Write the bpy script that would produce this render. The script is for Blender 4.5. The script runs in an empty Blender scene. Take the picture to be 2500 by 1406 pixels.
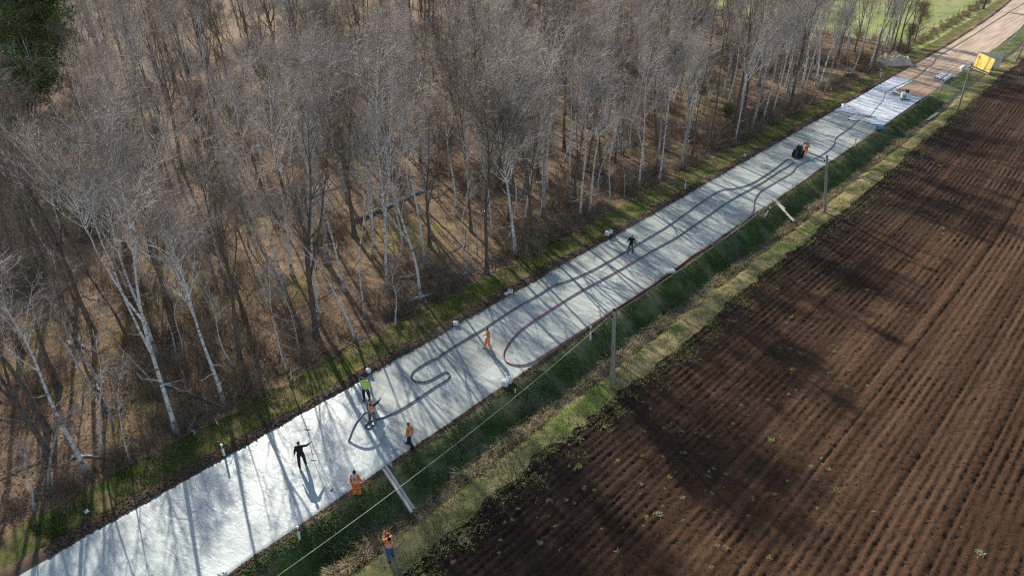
import bpy, bmesh, math, random
import numpy as np
from mathutils import Vector, Matrix
SC = bpy.context.scene
COL = SC.collection
R = math.radians
rng = np.random.default_rng(7)
random.seed(7)

# ------------------------------------------------------------------ camera
# world: +Y runs along the road, +X across it towards the field, camera 29 m up (a drone)
PITCH, AZ, HC, FPX = R(30.397), R(42.071), 29.0, 1720.0
cam = bpy.data.cameras.new('camera')
co = bpy.data.objects.new('camera', cam)
COL.objects.link(co)
co.location = (0, 0, HC)
co.rotation_euler = (R(90) - PITCH, 0, AZ)
cam.sensor_width = 36
cam.lens = FPX / 2500 * 36
cam.clip_start = 0.5
cam.clip_end = 2000
SC.camera = co

# ------------------------------------------------------------------ light
SUN = Vector((-0.937, 0.352, math.tan(R(27)))).normalized()      # towards the sun
w = bpy.data.worlds.new('World')
SC.world = w
w.use_nodes = True
wn = w.node_tree.nodes
sky = wn.new('ShaderNodeTexSky')
sky.sky_type = 'NISHITA'
sky.sun_disc = False
sky.sun_elevation = R(27)
sky.sun_rotation = math.atan2(SUN.x, SUN.y)
sky.altitude = 50
sky.air_density = 1.0
sky.dust_density = 1.0
sky.ozone_density = 0.35
wn['Background'].inputs['Strength'].default_value = 0.12
w.node_tree.links.new(sky.outputs[0], wn['Background'].inputs[0])
sl = bpy.data.lights.new('sun', 'SUN')
sl.energy = 5.0
sl.angle = R(0.53)
sl.color = (1.0, 0.93, 0.82)
so = bpy.data.objects.new('sun', sl)
COL.objects.link(so)
so.rotation_euler = SUN.to_track_quat('Z', 'Y').to_euler()
so.location = (-60, 30, 60)
SC.view_settings.view_transform = 'Standard'
SC.view_settings.look = 'None'
SC.view_settings.gamma = 1
SC.view_settings.use_curve_mapping = False
SC.view_settings.exposure = 0.5
SC.cycles.max_bounces = 5
SC.cycles.diffuse_bounces = 2
SC.cycles.glossy_bounces = 2
SC.cycles.transmission_bounces = 2
SC.cycles.use_denoising = False
SC.cycles.filter_width = 1.25

# ------------------------------------------------------------------ helpers
CT, ST, CA, SA = math.cos(PITCH), math.sin(PITCH), math.cos(AZ), math.sin(AZ)
CAMR = np.array([CA, SA, 0.0])           # camera right on the ground


def P(px, py, z=0.0):
    """ground point seen at a photo pixel"""
    u, v = (px - 1250) / FPX, (py - 703) / FPX
    k = (HC - z) / (ST + v * CT)
    cx, cy = u * k, (CT - v * ST) * k
    return np.array([cx * CA - cy * SA, cx * SA + cy * CA, z])


def Q(X, Y, Z):
    cx = X * CA + Y * SA
    cy = -X * SA + Y * CA
    dz = HC - Z
    dep = cy * CT + dz * ST
    up = cy * ST - dz * CT
    return 1250 + FPX * cx / dep, 703 - FPX * up / dep, dep


def tip(base, px, py):
    """height and sideways lean of something vertical whose top is at a pixel"""
    bx = base[0] * CA + base[1] * SA
    by = -base[0] * SA + base[1] * CA
    u, v = (px - 1250) / FPX, (py - 703) / FPX
    D = by * (ST + v * CT) / (CT - v * ST)
    h = HC - D
    dep = by * CT + D * ST
    return h - base[2], u * dep - bx


def tag(o, label=None, cat=None, group=None, kind=None):
    if label: o['label'] = label
    if cat: o['category'] = cat
    if group: o['group'] = group
    if kind: o['kind'] = kind
    return o


def empty(name, loc=(0, 0, 0), rz=0, **k):
    o = bpy.data.objects.new(name, None)
    COL.objects.link(o)
    o.location = [float(a) for a in loc]
    o.rotation_euler = (0, 0, rz)
    o.empty_display_size = 0.1
    return tag(o, **k)


def rawmesh(name, V, F, mats, smooth=False, mi=None):
    V = np.asarray(V, np.float32).reshape(-1, 3)
    F = np.asarray(F, np.int32)
    me = bpy.data.meshes.new(name)
    n, k = F.shape
    me.vertices.add(len(V))
    me.vertices.foreach_set('co', V.ravel())
    me.loops.add(n * k)
    me.loops.foreach_set('vertex_index', F.ravel())
    me.polygons.add(n)
    me.polygons.foreach_set('loop_start', np.arange(0, n * k, k, dtype=np.int32))
    me.polygons.foreach_set('loop_total', np.full(n, k, np.int32))
    if not isinstance(mats, (list, tuple)): mats = [mats]
    for m in mats: me.materials.append(m)
    if mi is not None: me.polygons.foreach_set('material_index', np.asarray(mi, np.int32))
    me.polygons.foreach_set('use_smooth', np.full(n, bool(smooth)))
    me.update(calc_edges=True)
    me.validate()
    return me


def link(name, me, parent=None, loc=None):
    o = bpy.data.objects.new(name, me)
    COL.objects.link(o)
    if parent: o.parent = parent
    if loc is not None: o.location = [float(a) for a in loc]
    return o


def grid_idx(nr, nc):
    i = np.arange(nr * nc).reshape(nr, nc)
    return np.stack([i[:-1, :-1], i[:-1, 1:], i[1:, 1:], i[1:, :-1]], -1).reshape(-1, 4)


def tubes(Pt, Rd, S=3, cap=False):
    """Pt (N,K,3), Rd (N,K) -> verts, quads of N separate tapering tubes"""
    Pt = np.asarray(Pt, float)
    if Pt.ndim == 2: Pt = Pt[None]
    Rd = np.asarray(Rd, float)
    if Rd.ndim == 1: Rd = Rd[None]
    N, K, _ = Pt.shape
    if cap:
        e = 0.35
        p0 = Pt[:, :1] - 0 * Pt[:, :1]
        Pt = np.concatenate([p0, Pt, Pt[:, -1:]], 1)
        Rd = np.concatenate([Rd[:, :1] * 0.02, Rd, Rd[:, -1:] * 0.02], 1)
        K += 2
        T = np.gradient(Pt[:, 1:-1], axis=1) if K > 3 else None
        T = np.concatenate([T[:, :1], T, T[:, -1:]], 1)
    else:
        T = np.gradient(Pt, axis=1)
    T /= np.linalg.norm(T, axis=2, keepdims=True) + 1e-9
    m = T.mean(1)
    ref = np.where(np.abs(m[:, 2:3]) > 0.8, np.array([[1.0, 0, 0]]), np.array([[0, 0, 1.0]]))
    A = np.cross(T, ref[:, None, :])
    A /= np.linalg.norm(A, axis=2, keepdims=True) + 1e-9
    B = np.cross(T, A)
    a = np.arange(S) * 2 * np.pi / S
    V = (Pt[:, :, None, :] + Rd[:, :, None, None] *
         (A[:, :, None, :] * np.cos(a)[None, None, :, None] + B[:, :, None, :] * np.sin(a)[None, None, :, None]))
    k = np.arange(K - 1)[:, None]
    s = np.arange(S)[None, :]
    q = np.stack([k * S + s, k * S + (s + 1) % S, (k + 1) * S + (s + 1) % S, (k + 1) * S + s], -1).reshape(-1, 4)
    F = (q[None] + (np.arange(N) * K * S)[:, None, None]).reshape(-1, 4)
    return V.reshape(-1, 3), F


class MB:
    """collects quads (triangles repeat nothing: use quads only) of one mesh"""
    def __init__(s): s.v, s.f, s.m, s.n = [], [], [], 0

    def add(s, V, F, mi=0):
        V = np.asarray(V, float).reshape(-1, 3)
        F = np.asarray(F, int)
        s.v.append(V); s.f.append(F + s.n); s.m.append(np.full(len(F), mi)); s.n += len(V)
        return s

    def box(s, c, d, rz=0, ry=0, rx=0, mi=0, taper=1.0):
        x, y, z = [a / 2 for a in d]
        V = np.array([[-x, -y, -z], [x, -y, -z], [x, y, -z], [-x, y, -z],
                      [-x * taper, -y * taper, z], [x * taper, -y * taper, z], [x * taper, y * taper, z], [-x * taper, y * taper, z]])
        M = np.array(Matrix.Rotation(rz, 3, 'Z') @ Matrix.Rotation(ry, 3, 'Y') @ Matrix.Rotation(rx, 3, 'X'))
        V = V @ M.T + np.array(c)
        return s.add(V, [[0, 3, 2, 1], [4, 5, 6, 7], [0, 1, 5, 4], [1, 2, 6, 5], [2, 3, 7, 6], [3, 0, 4, 7]], mi)

    def tube(s, pts, rad, S=10, mi=0):
        pts = np.asarray(pts, float)
        if np.isscalar(rad): rad = np.full(len(pts), rad)
        V, F = tubes(pts, rad, S, cap=True)
        return s.add(V, F, mi)

    def build(s, name, mats, parent=None, loc=None, smooth=False, bevel=0):
        me = rawmesh(name, np.concatenate(s.v), np.concatenate(s.f), mats, smooth, np.concatenate(s.m))
        o = link(name, me, parent, loc)
        if bevel:
            b = o.modifiers.new('bevel', 'BEVEL')
            b.width = bevel; b.segments = 2; b.limit_method = 'ANGLE'
        return o


def vnoise(x, y, sc, seed=0):
    """smooth value noise on arrays"""
    x = np.asarray(x, float) / sc + 1000.5
    y = np.asarray(y, float) / sc + 1000.5
    xi, yi = np.floor(x).astype(np.int64), np.floor(y).astype(np.int64)
    fx, fy = x - xi, y - yi
    fx = fx * fx * (3 - 2 * fx); fy = fy * fy * (3 - 2 * fy)

    def h(a, b):
        n = (a * 374761393 + b * 668265263 + seed * 974634777) & 0x7fffffff
        n = ((n ^ (n >> 13)) * 1274126177) & 0x7fffffff
        n = (n ^ (n >> 16)) & 0xffff
        return n / 65535.0 * 2 - 1
    return ((h(xi, yi) * (1 - fx) + h(xi + 1, yi) * fx) * (1 - fy) + (h(xi, yi + 1) * (1 - fx) + h(xi + 1, yi + 1) * fx) * fy)


def sstep(a, b, x):
    t = np.clip((x - a) / (b - a), 0, 1)
    return t * t * (3 - 2 * t)

# ------------------------------------------------------------------ materials


def NT(name):
    m = bpy.data.materials.new(name)
    m.use_nodes = True
    t = m.node_tree
    return m, t, t.nodes['Principled BSDF']


def nd(t, typ, ins=None, **kw):
    n = t.nodes.new(typ)
    for k, v in kw.items(): setattr(n, k, v)
    for k, v in (ins or {}).items():
        if isinstance(v, bpy.types.NodeSocket): t.links.new(v, n.inputs[k])
        else: n.inputs[k].default_value = v
    return n


def objco(t, scale=(1, 1, 1), rot=(0, 0, 0)):
    c = nd(t, 'ShaderNodeTexCoord')
    return nd(t, 'ShaderNodeMapping', {'Vector': c.outputs['Object'], 'Scale': scale, 'Rotation': rot}).outputs[0]


def noise(t, sc, det=4, vec=None, rough=0.55, dist=0.0):
    ins = {'Scale': sc, 'Detail': det, 'Roughness': rough, 'Distortion': dist}
    if vec is None: vec = objco(t)
    ins['Vector'] = vec
    return nd(t, 'ShaderNodeTexNoise', ins).outputs['Fac']


def ramp(t, fac, stops, interp='LINEAR'):
    n = nd(t, 'ShaderNodeValToRGB', {'Fac': fac})
    cr = n.color_ramp
    cr.interpolation = interp
    while len(cr.elements) > 1: cr.elements.remove(cr.elements[-1])
    cr.elements[0].position = stops[0][0]
    c = stops[0][1]
    cr.elements[0].color = (*c, 1) if not np.isscalar(c) else (c, c, c, 1)
    for p, c in stops[1:]:
        e = cr.elements.new(p)
        e.color = (*c, 1) if not np.isscalar(c) else (c, c, c, 1)
    return n.outputs[0]


def mix(t, f, a, b, mode='MIX'):
    n = nd(t, 'ShaderNodeMix', data_type='RGBA', blend_type=mode)
    for s, v in ((n.inputs[0], f), (n.inputs[6], a), (n.inputs[7], b)):
        if isinstance(v, bpy.types.NodeSocket): t.links.new(v, s)
        elif np.isscalar(v): s.default_value = v
        else: s.default_value = (*v, 1)
    return n.outputs[2]


def bump(t, bs, h, strength, dist, prev=None):
    n = nd(t, 'ShaderNodeBump', {'Height': h, 'Strength': strength, 'Distance': dist})
    if prev is not None: t.links.new(prev, n.inputs['Normal'])
    t.links.new(n.outputs[0], bs.inputs['Normal'])
    return n.outputs[0]


def setc(t, bs, col, rough=0.9, spec=0.2):
    if isinstance(col, bpy.types.NodeSocket): t.links.new(col, bs.inputs['Base Color'])
    else: bs.inputs['Base Color'].default_value = (*col, 1)
    if isinstance(rough, bpy.types.NodeSocket): t.links.new(rough, bs.inputs['Roughness'])
    else: bs.inputs['Roughness'].default_value = rough
    bs.inputs['Specular IOR Level'].default_value = spec


def plain(name, c, rough=0.7, spec=0.3, var=0.15, sc=6.0, metal=0.0, bmp=0.0):
    m, t, b = NT(name)
    n = noise(t, sc, 4)
    c = np.array(c)
    setc(t, b, ramp(t, n, [(0.3, tuple(c * (1 - var))), (0.7, tuple(np.clip(c * (1 + var), 0, 0.95)))]), rough, spec)
    b.inputs['Metallic'].default_value = metal
    if bmp: bump(t, b, noise(t, sc * 3, 3), 0.5, bmp)
    return m


def island(name, stops, rough=0.8, spec=0.2, trans=0.0):
    """per-blade colour"""
    m, t, b = NT(name)
    g = nd(t, 'ShaderNodeNewGeometry')
    n = noise(t, 0.7, 3)
    f = nd(t, 'ShaderNodeMath', {0: g.outputs['Random Per Island'], 1: 0.6}, operation='MULTIPLY').outputs[0]
    n2 = nd(t, 'ShaderNodeMath', {0: n, 1: 0.9}, operation='MULTIPLY').outputs[0]
    f = nd(t, 'ShaderNodeMath', {0: f, 1: n2}, operation='ADD').outputs[0]
    f = nd(t, 'ShaderNodeMath', {0: f, 1: -0.25}, operation='ADD').outputs[0]
    setc(t, b, ramp(t, f, stops), rough, spec)
    if trans:
        b.inputs['Transmission Weight'].default_value = 0
    return m


def m_litter():
    m, t, b = NT('leaf_litter')
    fine = noise(t, 9, 8, rough=0.75)
    mid = noise(t, 1.3, 6, rough=0.7)
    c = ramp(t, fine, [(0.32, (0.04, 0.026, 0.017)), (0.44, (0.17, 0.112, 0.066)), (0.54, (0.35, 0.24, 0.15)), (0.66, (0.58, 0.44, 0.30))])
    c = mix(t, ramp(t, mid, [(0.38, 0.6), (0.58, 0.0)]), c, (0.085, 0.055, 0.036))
    moss = ramp(t, noise(t, 0.09, 4, rough=0.6), [(0.53, 0.0), (0.62, 0.8)])
    mf = nd(t, 'ShaderNodeMath', {0: moss, 1: ramp(t, noise(t, 2.2, 5), [(0.42, 0.0), (0.6, 1.0)])}, operation='MULTIPLY').outputs[0]
    c = mix(t, mf, c, ramp(t, fine, [(0.35, (0.12, 0.11, 0.02)), (0.65, (0.42, 0.36, 0.09))]))
    setc(t, b, c, 0.95, 0.1)
    bump(t, b, fine, 0.9, 0.08)
    return m


def m_grass(name, green, straw, dark, patch=0.35, fs=14, k=0.5):
    m, t, b = NT(name)
    fine = noise(t, fs, 7, rough=0.7)
    big = noise(t, patch, 5, rough=0.65)
    g = np.array(green)
    c1 = ramp(t, fine, [(0.3, tuple(g * 0.45)), (0.5, tuple(g)), (0.7, tuple(g * 1.7))])
    s = np.array(straw)
    c2 = ramp(t, fine, [(0.3, tuple(s * 0.55)), (0.5, tuple(s)), (0.7, tuple(s * 1.35))])
    c = mix(t, ramp(t, big, [(k - 0.08, 0.0), (k + 0.08, 1.0)]), c1, c2)
    c = mix(t, ramp(t, noise(t, 1.1, 5, rough=0.7), [(0.56, 0.0), (0.66, 0.8)]), c, dark)
    setc(t, b, c, 0.95, 0.1)
    bump(t, b, fine, 1.0, 0.07)
    return m


def m_soil():
    m, t, b = NT('edge_soil')
    fine = noise(t, 12, 7, rough=0.7)
    c = ramp(t, fine, [(0.3, (0.04, 0.028, 0.02)), (0.55, (0.12, 0.085, 0.06)), (0.75, (0.22, 0.16, 0.11))])
    c = mix(t, ramp(t, noise(t, 0.12, 3), [(0.48, 0.0), (0.62, 0.75)]), c, (0.26, 0.2, 0.135))
    setc(t, b, c, 0.95, 0.1)
    bump(t, b, fine, 1.0, 0.08)
    return m


def m_field():
    m, t, b = NT('ploughed_soil')
    fine = noise(t, 16, 8, rough=0.75)
    c = ramp(t, fine, [(0.3, (0.021, 0.011, 0.006)), (0.5, (0.072, 0.038, 0.021)), (0.7, (0.145, 0.08, 0.046))])
    c = mix(t, ramp(t, noise(t, 1.0, 3, objco(t, (0.9, 0.012, 1)), rough=0.6), [(0.5, 0.0), (0.62, 0.6)]), c, (0.145, 0.08, 0.046))
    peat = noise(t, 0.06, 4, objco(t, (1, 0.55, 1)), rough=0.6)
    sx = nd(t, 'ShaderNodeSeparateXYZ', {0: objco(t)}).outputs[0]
    # tree shade painted into the soil towards the ditch, on top of peat patches
    shade_x = nd(t, 'ShaderNodeMapRange', {0: sx, 1: -18.0, 2: -7.0, 3: 0.28, 4: -0.1}).outputs[0]
    f = nd(t, 'ShaderNodeMath', {0: peat, 1: shade_x}, operation='ADD').outputs[0]
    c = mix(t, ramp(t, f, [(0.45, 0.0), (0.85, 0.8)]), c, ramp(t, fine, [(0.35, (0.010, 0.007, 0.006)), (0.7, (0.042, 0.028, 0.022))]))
    setc(t, b, c, 0.95, 0.12)
    bump(t, b, fine, 1.0, 0.09)
    return m


def m_road():
    m, t, b = NT('mortar_covered_road')
    v = objco(t)
    streak = noise(t, 1.0, 6, objco(t, (0.45, 3.0, 1)), rough=0.65)
    blot = noise(t, 0.5, 5, rough=0.6)
    fine = noise(t, 20, 5, rough=0.7)
    c = ramp(t, streak, [(0.32, (0.27, 0.31, 0.29)), (0.5, (0.41, 0.445, 0.41)), (0.68, (0.56, 0.575, 0.51))])
    c = mix(t, ramp(t, blot, [(0.35, 0.5), (0.55, 0.0)]), c, (0.31, 0.345, 0.35))
    c = mix(t, 0.2, c, ramp(t, fine, [(0.35, 0.3), (0.65, 0.65)]), 'OVERLAY')
    sp = nd(t, 'ShaderNodeSeparateXYZ', {0: v})
    ex = nd(t, 'ShaderNodeMath', {0: sp.outputs[0], 1: 28.73}, operation='ADD').outputs[0]
    ex = nd(t, 'ShaderNodeMath', {0: ex}, operation='ABSOLUTE').outputs[0]
    en = nd(t, 'ShaderNodeMath', {0: noise(t, 1.5, 6, rough=0.75), 1: 1.6}, operation='MULTIPLY').outputs[0]
    ex = nd(t, 'ShaderNodeMath', {0: ex, 1: en}, operation='ADD').outputs[0]
    c = mix(t, ramp(t, nd(t, 'ShaderNodeMapRange', {0: ex, 1: 4.0, 2: 4.9}).outputs[0], [(0.0, 0.0), (1.0, 0.65)]), c, (0.2, 0.17, 0.13))
    # seams between the rolls: every 1.85 m across, every 5.5 m along
    def seam(sock, per, off, wd):
        a = nd(t, 'ShaderNodeMath', {0: sock, 1: off}, operation='ADD').outputs[0]
        a = nd(t, 'ShaderNodeMath', {0: a, 1: per}, operation='PINGPONG').outputs[0]
        return nd(t, 'ShaderNodeMath', {0: a, 1: wd}, operation='LESS_THAN').outputs[0]
    wob = nd(t, 'ShaderNodeMath', {0: noise(t, 0.8, 2), 1: 0.25}, operation='MULTIPLY').outputs[0]
    xx = nd(t, 'ShaderNodeMath', {0: sp.outputs[0], 1: wob}, operation='ADD').outputs[0]
    yy = nd(t, 'ShaderNodeMath', {0: sp.outputs[1], 1: wob}, operation='ADD').outputs[0]
    s = nd(t, 'ShaderNodeMath', {0: seam(xx, 0.95, 0.3, 0.012), 1: seam(yy, 2.7, 1.0, 0.012)}, operation='MAXIMUM').outputs[0]
    s2 = nd(t, 'ShaderNodeMath', {0: s, 1: 0.3}, operation='MULTIPLY').outputs[0]
    c = mix(t, s2, c, (0.16, 0.17, 0.17))
    # every roll of the covering has its own tone
    def cell(sock, off, per):
        a = nd(t, 'ShaderNodeMath', {0: sock, 1: off}, operation='ADD').outputs[0]
        a = nd(t, 'ShaderNodeMath', {0: a, 1: per}, operation='DIVIDE').outputs[0]
        return nd(t, 'ShaderNodeMath', {0: a}, operation='FLOOR').outputs[0]
    cv = nd(t, 'ShaderNodeCombineXYZ', {0: cell(xx, 0.3, 1.9), 1: cell(yy, 1.0, 5.4)}).outputs[0]
    wn_ = nd(t, 'ShaderNodeTexWhiteNoise', {'Vector': cv}).outputs['Value']
    tone = nd(t, 'ShaderNodeMapRange', {0: wn_, 3: 0.82, 4: 1.08}).outputs[0]
    c = mix(t, 1.0, c, nd(t, 'ShaderNodeCombineColor', {0: tone, 1: tone, 2: tone}).outputs[0], 'MULTIPLY')
    # wheel and rake scuffs of the dark subsoil near the far end
    far = nd(t, 'ShaderNodeMapRange', {0: sp.outputs[1], 1: 84.0, 2: 98.0}).outputs[0]
    sc = ramp(t, noise(t, 1.0, 5, objco(t, (5.0, 0.25, 1), (0, 0, 0.25)), rough=0.7), [(0.5, 0.0), (0.6, 0.75)])
    sf = nd(t, 'ShaderNodeMath', {0: far, 1: sc}, operation='MULTIPLY').outputs[0]
    c = mix(t, sf, c, (0.2, 0.17, 0.13))
    setc(t, b, c, 0.7, 0.3)
    n1 = bump(t, b, streak, 0.5, 0.05)
    bump(t, b, fine, 0.3, 0.008, n1)
    return m


def m_wet():
    m, t, b = NT('wet_mortar')
    v = objco(t, (1.0, 2.6, 1), (0, 0, 0.35))
    sw = noise(t, 1.3, 3, v, rough=0.5, dist=1.4)
    c = ramp(t, sw, [(0.3, (0.38, 0.44, 0.43)), (0.5, (0.44, 0.5, 0.48)), (0.72, (0.51, 0.56, 0.535))])
    c = mix(t, ramp(t, noise(t, 0.25, 4), [(0.42, 0.45), (0.6, 0.0)]), c, (0.4, 0.45, 0.46))
    rough = ramp(t, noise(t, 0.4, 3), [(0.35, 0.36), (0.65, 0.5)])
    setc(t, b, c, rough, 0.4)
    sy = nd(t, 'ShaderNodeSeparateXYZ', {0: objco(t)}).outputs[1]
    amp = nd(t, 'ShaderNodeMapRange', {0: sy, 1: 4.0, 2: 8.0, 3: 0.06, 4: 0.32}).outputs[0]
    n = nd(t, 'ShaderNodeBump', {'Height': sw, 'Strength': amp, 'Distance': 0.09})
    n2 = nd(t, 'ShaderNodeBump', {'Height': noise(t, 14, 4), 'Strength': 0.06, 'Distance': 0.004, 'Normal': n.outputs[0]})
    t.links.new(n2.outputs[0], b.inputs['Normal'])
    return m


def m_foil():
    m, t, b = NT('white_foil')
    n = noise(t, 1.5, 6, objco(t, (1, 2.2, 1)), rough=0.65)
    c = ramp(t, n, [(0.3, (0.6, 0.65, 0.7)), (0.6, (0.78, 0.8, 0.82))])
    dirt = ramp(t, noise(t, 0.5, 6, rough=0.75), [(0.55, 0.0), (0.63, 0.8)])
    dirt2 = ramp(t, noise(t, 4.0, 5, rough=0.75), [(0.45, 0.0), (0.55, 1.0)])
    f = nd(t, 'ShaderNodeMath', {0: dirt, 1: dirt2}, operation='MULTIPLY').outputs[0]
    c = mix(t, f, c, (0.17, 0.16, 0.12))
    setc(t, b, c, 0.45, 0.5)
    bump(t, b, n, 0.7, 0.12)
    return m


def m_dirt():
    m, t, b = NT('dirt_road')
    fine = noise(t, 10, 6, rough=0.7)
    lane = noise(t, 1.0, 5, objco(t, (1.6, 0.08, 1)), rough=0.6)
    c = ramp(t, lane, [(0.35, (0.38, 0.27, 0.19)), (0.55, (0.55, 0.43, 0.32)), (0.7, (0.64, 0.53, 0.42))])
    sp = nd(t, 'ShaderNodeSeparateXYZ', {0: objco(t)})
    wet = nd(t, 'ShaderNodeMapRange', {0: sp.outputs[1], 1: 122.0, 2: 150.0, 3: 0.6, 4: 0.0}).outputs[0]
    c = mix(t, wet, c, (0.3, 0.18, 0.125))
    c = mix(t, 0.3, c, ramp(t, fine, [(0.3, 0.2), (0.7, 0.75)]), 'OVERLAY')
    setc(t, b, c, 0.95, 0.1)
    bump(t, b, fine, 0.7, 0.04)
    return m


def m_birch(name='birch_bark', white=(0.72, 0.71, 0.69)):
    m, t, b = NT(name)
    v = objco(t)
    band = noise(t, 1.0, 5, objco(t, (2.2, 2.2, 7.0)), rough=0.7)
    wv = np.array(white)
    c = ramp(t, band, [(0.36, (0.05, 0.045, 0.04)), (0.44, tuple(wv * 0.6)), (0.52, tuple(wv))])
    z = nd(t, 'ShaderNodeSeparateXYZ', {0: v}).outputs[2]
    zf = nd(t, 'ShaderNodeMapRange', {0: z, 1: 0.2, 2: 1.6, 3: 0.75, 4: 0.0}).outputs[0]
    f = nd(t, 'ShaderNodeMath', {0: zf, 1: noise(t, 3, 4)}, operation='MULTIPLY').outputs[0]
    c = mix(t, f, c, (0.06, 0.05, 0.04))
    setc(t, b, c, 0.7, 0.3)
    return m


def m_bark(name, c0, c1):
    m, t, b = NT(name)
    n = noise(t, 1.0, 6, objco(t, (6, 6, 1.5)), rough=0.7)
    setc(t, b, ramp(t, n, [(0.35, c0), (0.62, c1)]), 0.85, 0.2)
    bump(t, b, n, 0.6, 0.03)
    return m


def m_twig(name, a, c):
    m, t, b = NT(name)
    g = nd(t, 'ShaderNodeNewGeometry')
    setc(t, b, ramp(t, g.outputs['Random Per Island'], [(0.0, a), (0.55, tuple(0.6 * np.array(a) + 0.4 * np.array(c))), (1.0, c)]), 0.6, 0.2)
    return m


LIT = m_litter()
BIRCH = m_birch()
BIRCHG = m_birch('old_birch_bark', (0.42, 0.4, 0.36))
BARK = m_bark('alder_bark', (0.055, 0.045, 0.038), (0.2, 0.17, 0.14))
LIMB = m_bark('birch_limb', (0.36, 0.34, 0.32), (0.72, 0.69, 0.65))
TWB = m_twig('birch_twigs', (0.12, 0.085, 0.063), (0.70, 0.57, 0.48))
TWG = m_twig('alder_twigs', (0.08, 0.06, 0.043), (0.48, 0.39, 0.29))
TWD = m_twig('brush_twigs', (0.07, 0.05, 0.035), (0.36, 0.275, 0.19))
WOOD = m_bark('dead_wood', (0.16, 0.12, 0.09), (0.42, 0.36, 0.29))
PINEL = island('pine_needles', [(0.0, (0.03, 0.05, 0.015)), (0.5, (0.10, 0.15, 0.04)), (1.0, (0.28, 0.33, 0.08))], 0.7)
OAKL = island('dry_oak_leaves', [(0.0, (0.2, 0.1, 0.04)), (0.6, (0.45, 0.24, 0.1)), (1.0, (0.55, 0.36, 0.18))], 0.8)
G_LEFT = m_grass('verge_grass_by_wood', (0.10, 0.125, 0.024), (0.22, 0.17, 0.08), (0.05, 0.038, 0.026), 0.5, 14, 0.5)
G_BANK = m_grass('ditch_bank_grass', (0.08, 0.125, 0.03), (0.2, 0.19, 0.1), (0.05, 0.055, 0.025), 0.4, 14, 0.5)
G_VERGE = m_grass('field_verge_grass', (0.11, 0.16, 0.035), (0.33, 0.27, 0.13), (0.10, 0.07, 0.045), 0.28, 14, 0.45)
G_PAST = m_grass('pasture_grass', (0.22, 0.29, 0.075), (0.34, 0.32, 0.15), (0.16, 0.18, 0.06), 0.16, 5, 0.5)
SOIL = m_soil()
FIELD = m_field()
ROAD = m_road()
WET = m_wet()
FOIL = m_foil()
DIRT = m_dirt()

# ------------------------------------------------------------------ ground shape
YR = np.arange(-60, 460, 0.3)


def curve(base, amp, seed, slow=0.0):
    def f(Y):
        Y = np.asarray(Y, float)
        far = -0.0004 * np.clip(Y - 150, 0, None) ** 2
        z = np.zeros_like(Y)
        return base + far + amp * (0.55 * vnoise(Y, z, 2.1, seed) + 0.35 * vnoise(Y, z, 0.7, seed + 9)) + slow * vnoise(Y, z, 11.0, seed + 3)
    return f


B_FOR = curve(-35.95, 0.7, 1, 0.45)
B_SL = curve(-33.35, 0.18, 2, 0.2)
B_RL = curve(-32.45, 0.16, 3, 0.12)
B_RR = curve(-25.02, 0.10, 4, 0.08)
B_SR = curve(-24.7, 0.22, 5, 0.1)
B_D1 = curve(-22.0, 0.12, 6, 0.15)
B_D2 = curve(-21.45, 0.12, 7, 0.15)
B_FL = curve(-19.1, 0.75, 8, 0.45)


def furrow(X, Y):
    """ridges and wheel tracks of the field; rows wander slightly along the road"""
    wv = 0.25 * np.sin((Y - 45) / 15.0) + 0.012 * (Y - 45) - 0.0006 * np.clip(Y - 60, 0, None) ** 1.9
    c = X - wv
    row = np.cos(2 * np.pi * c / 0.47)
    amp = 0.05 * (0.65 + 0.5 * vnoise(X, Y, 2.5, 31))
    h = amp * row * (0.85 + 0.3 * vnoise(X * 1.6, Y * 0.4, 0.3, 77))
    for tx, d in ((-13.8, 0.07), (-10.4, 0.04), (-6.6, 0.075), (-2.7, 0.055), (0.2, 0.07), (-17.2, 0.03)):
        q = (c - tx)
        h = h - d * np.exp(-((q - 0.12) / 0.085) ** 2) + 0.45 * d * np.exp(-((q + 0.25) / 0.16) ** 2)
        h = np.where(np.abs(q + 0.12) < 0.3, h - amp * row * 0.7, h)
    h = h + 0.035 * vnoise(X, Y, 0.17, 5) + 0.03 * vnoise(X, Y, 0.55, 6) + 0.06 * vnoise(X, Y, 3.1, 7)
    return h


def ground(X, Y):
    X = np.asarray(X, float); Y = np.asarray(Y, float)
    far = -0.0004 * np.clip(Y - 150, 0, None) ** 2
    x = X - far
    h = np.zeros_like(x)
    rough = 0.06 * vnoise(X, Y, 1.3, 11) + 0.035 * vnoise(X, Y, 0.4, 12)
    h = h + (1 - sstep(-36.6, -35.4, x)) * (-0.18 + rough * 1.6 + 0.15 * vnoise(X, Y, 7, 13))
    v = sstep(-36.0, -35.0, x) * (1 - sstep(-33.6, -33.2, x))
    h = h + v * (-0.05 + rough * 0.8)
    s = sstep(-33.5, -33.0, x) * (1 - sstep(-32.8, -32.35, x))
    h = h + s * (0.12 + rough * 1.3)
    # ditch, filled in beyond the field gate
    k = 1 - sstep(119.5, 124.5, Y)
    d = -0.95 * sstep(-24.6, -22.3, x) + 0.72 * sstep(-21.6, -20.4, x)
    e = sstep(-24.95, -24.6, x) * (1 - sstep(-19.6, -19.0, x))
    h = h + d * (k * 0.93 + 0.07) + e * rough * 0.9
    f = sstep(-19.3, -18.9, x)
    h = h + f * (furrow(X, Y) + 0.02)
    return h


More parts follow.
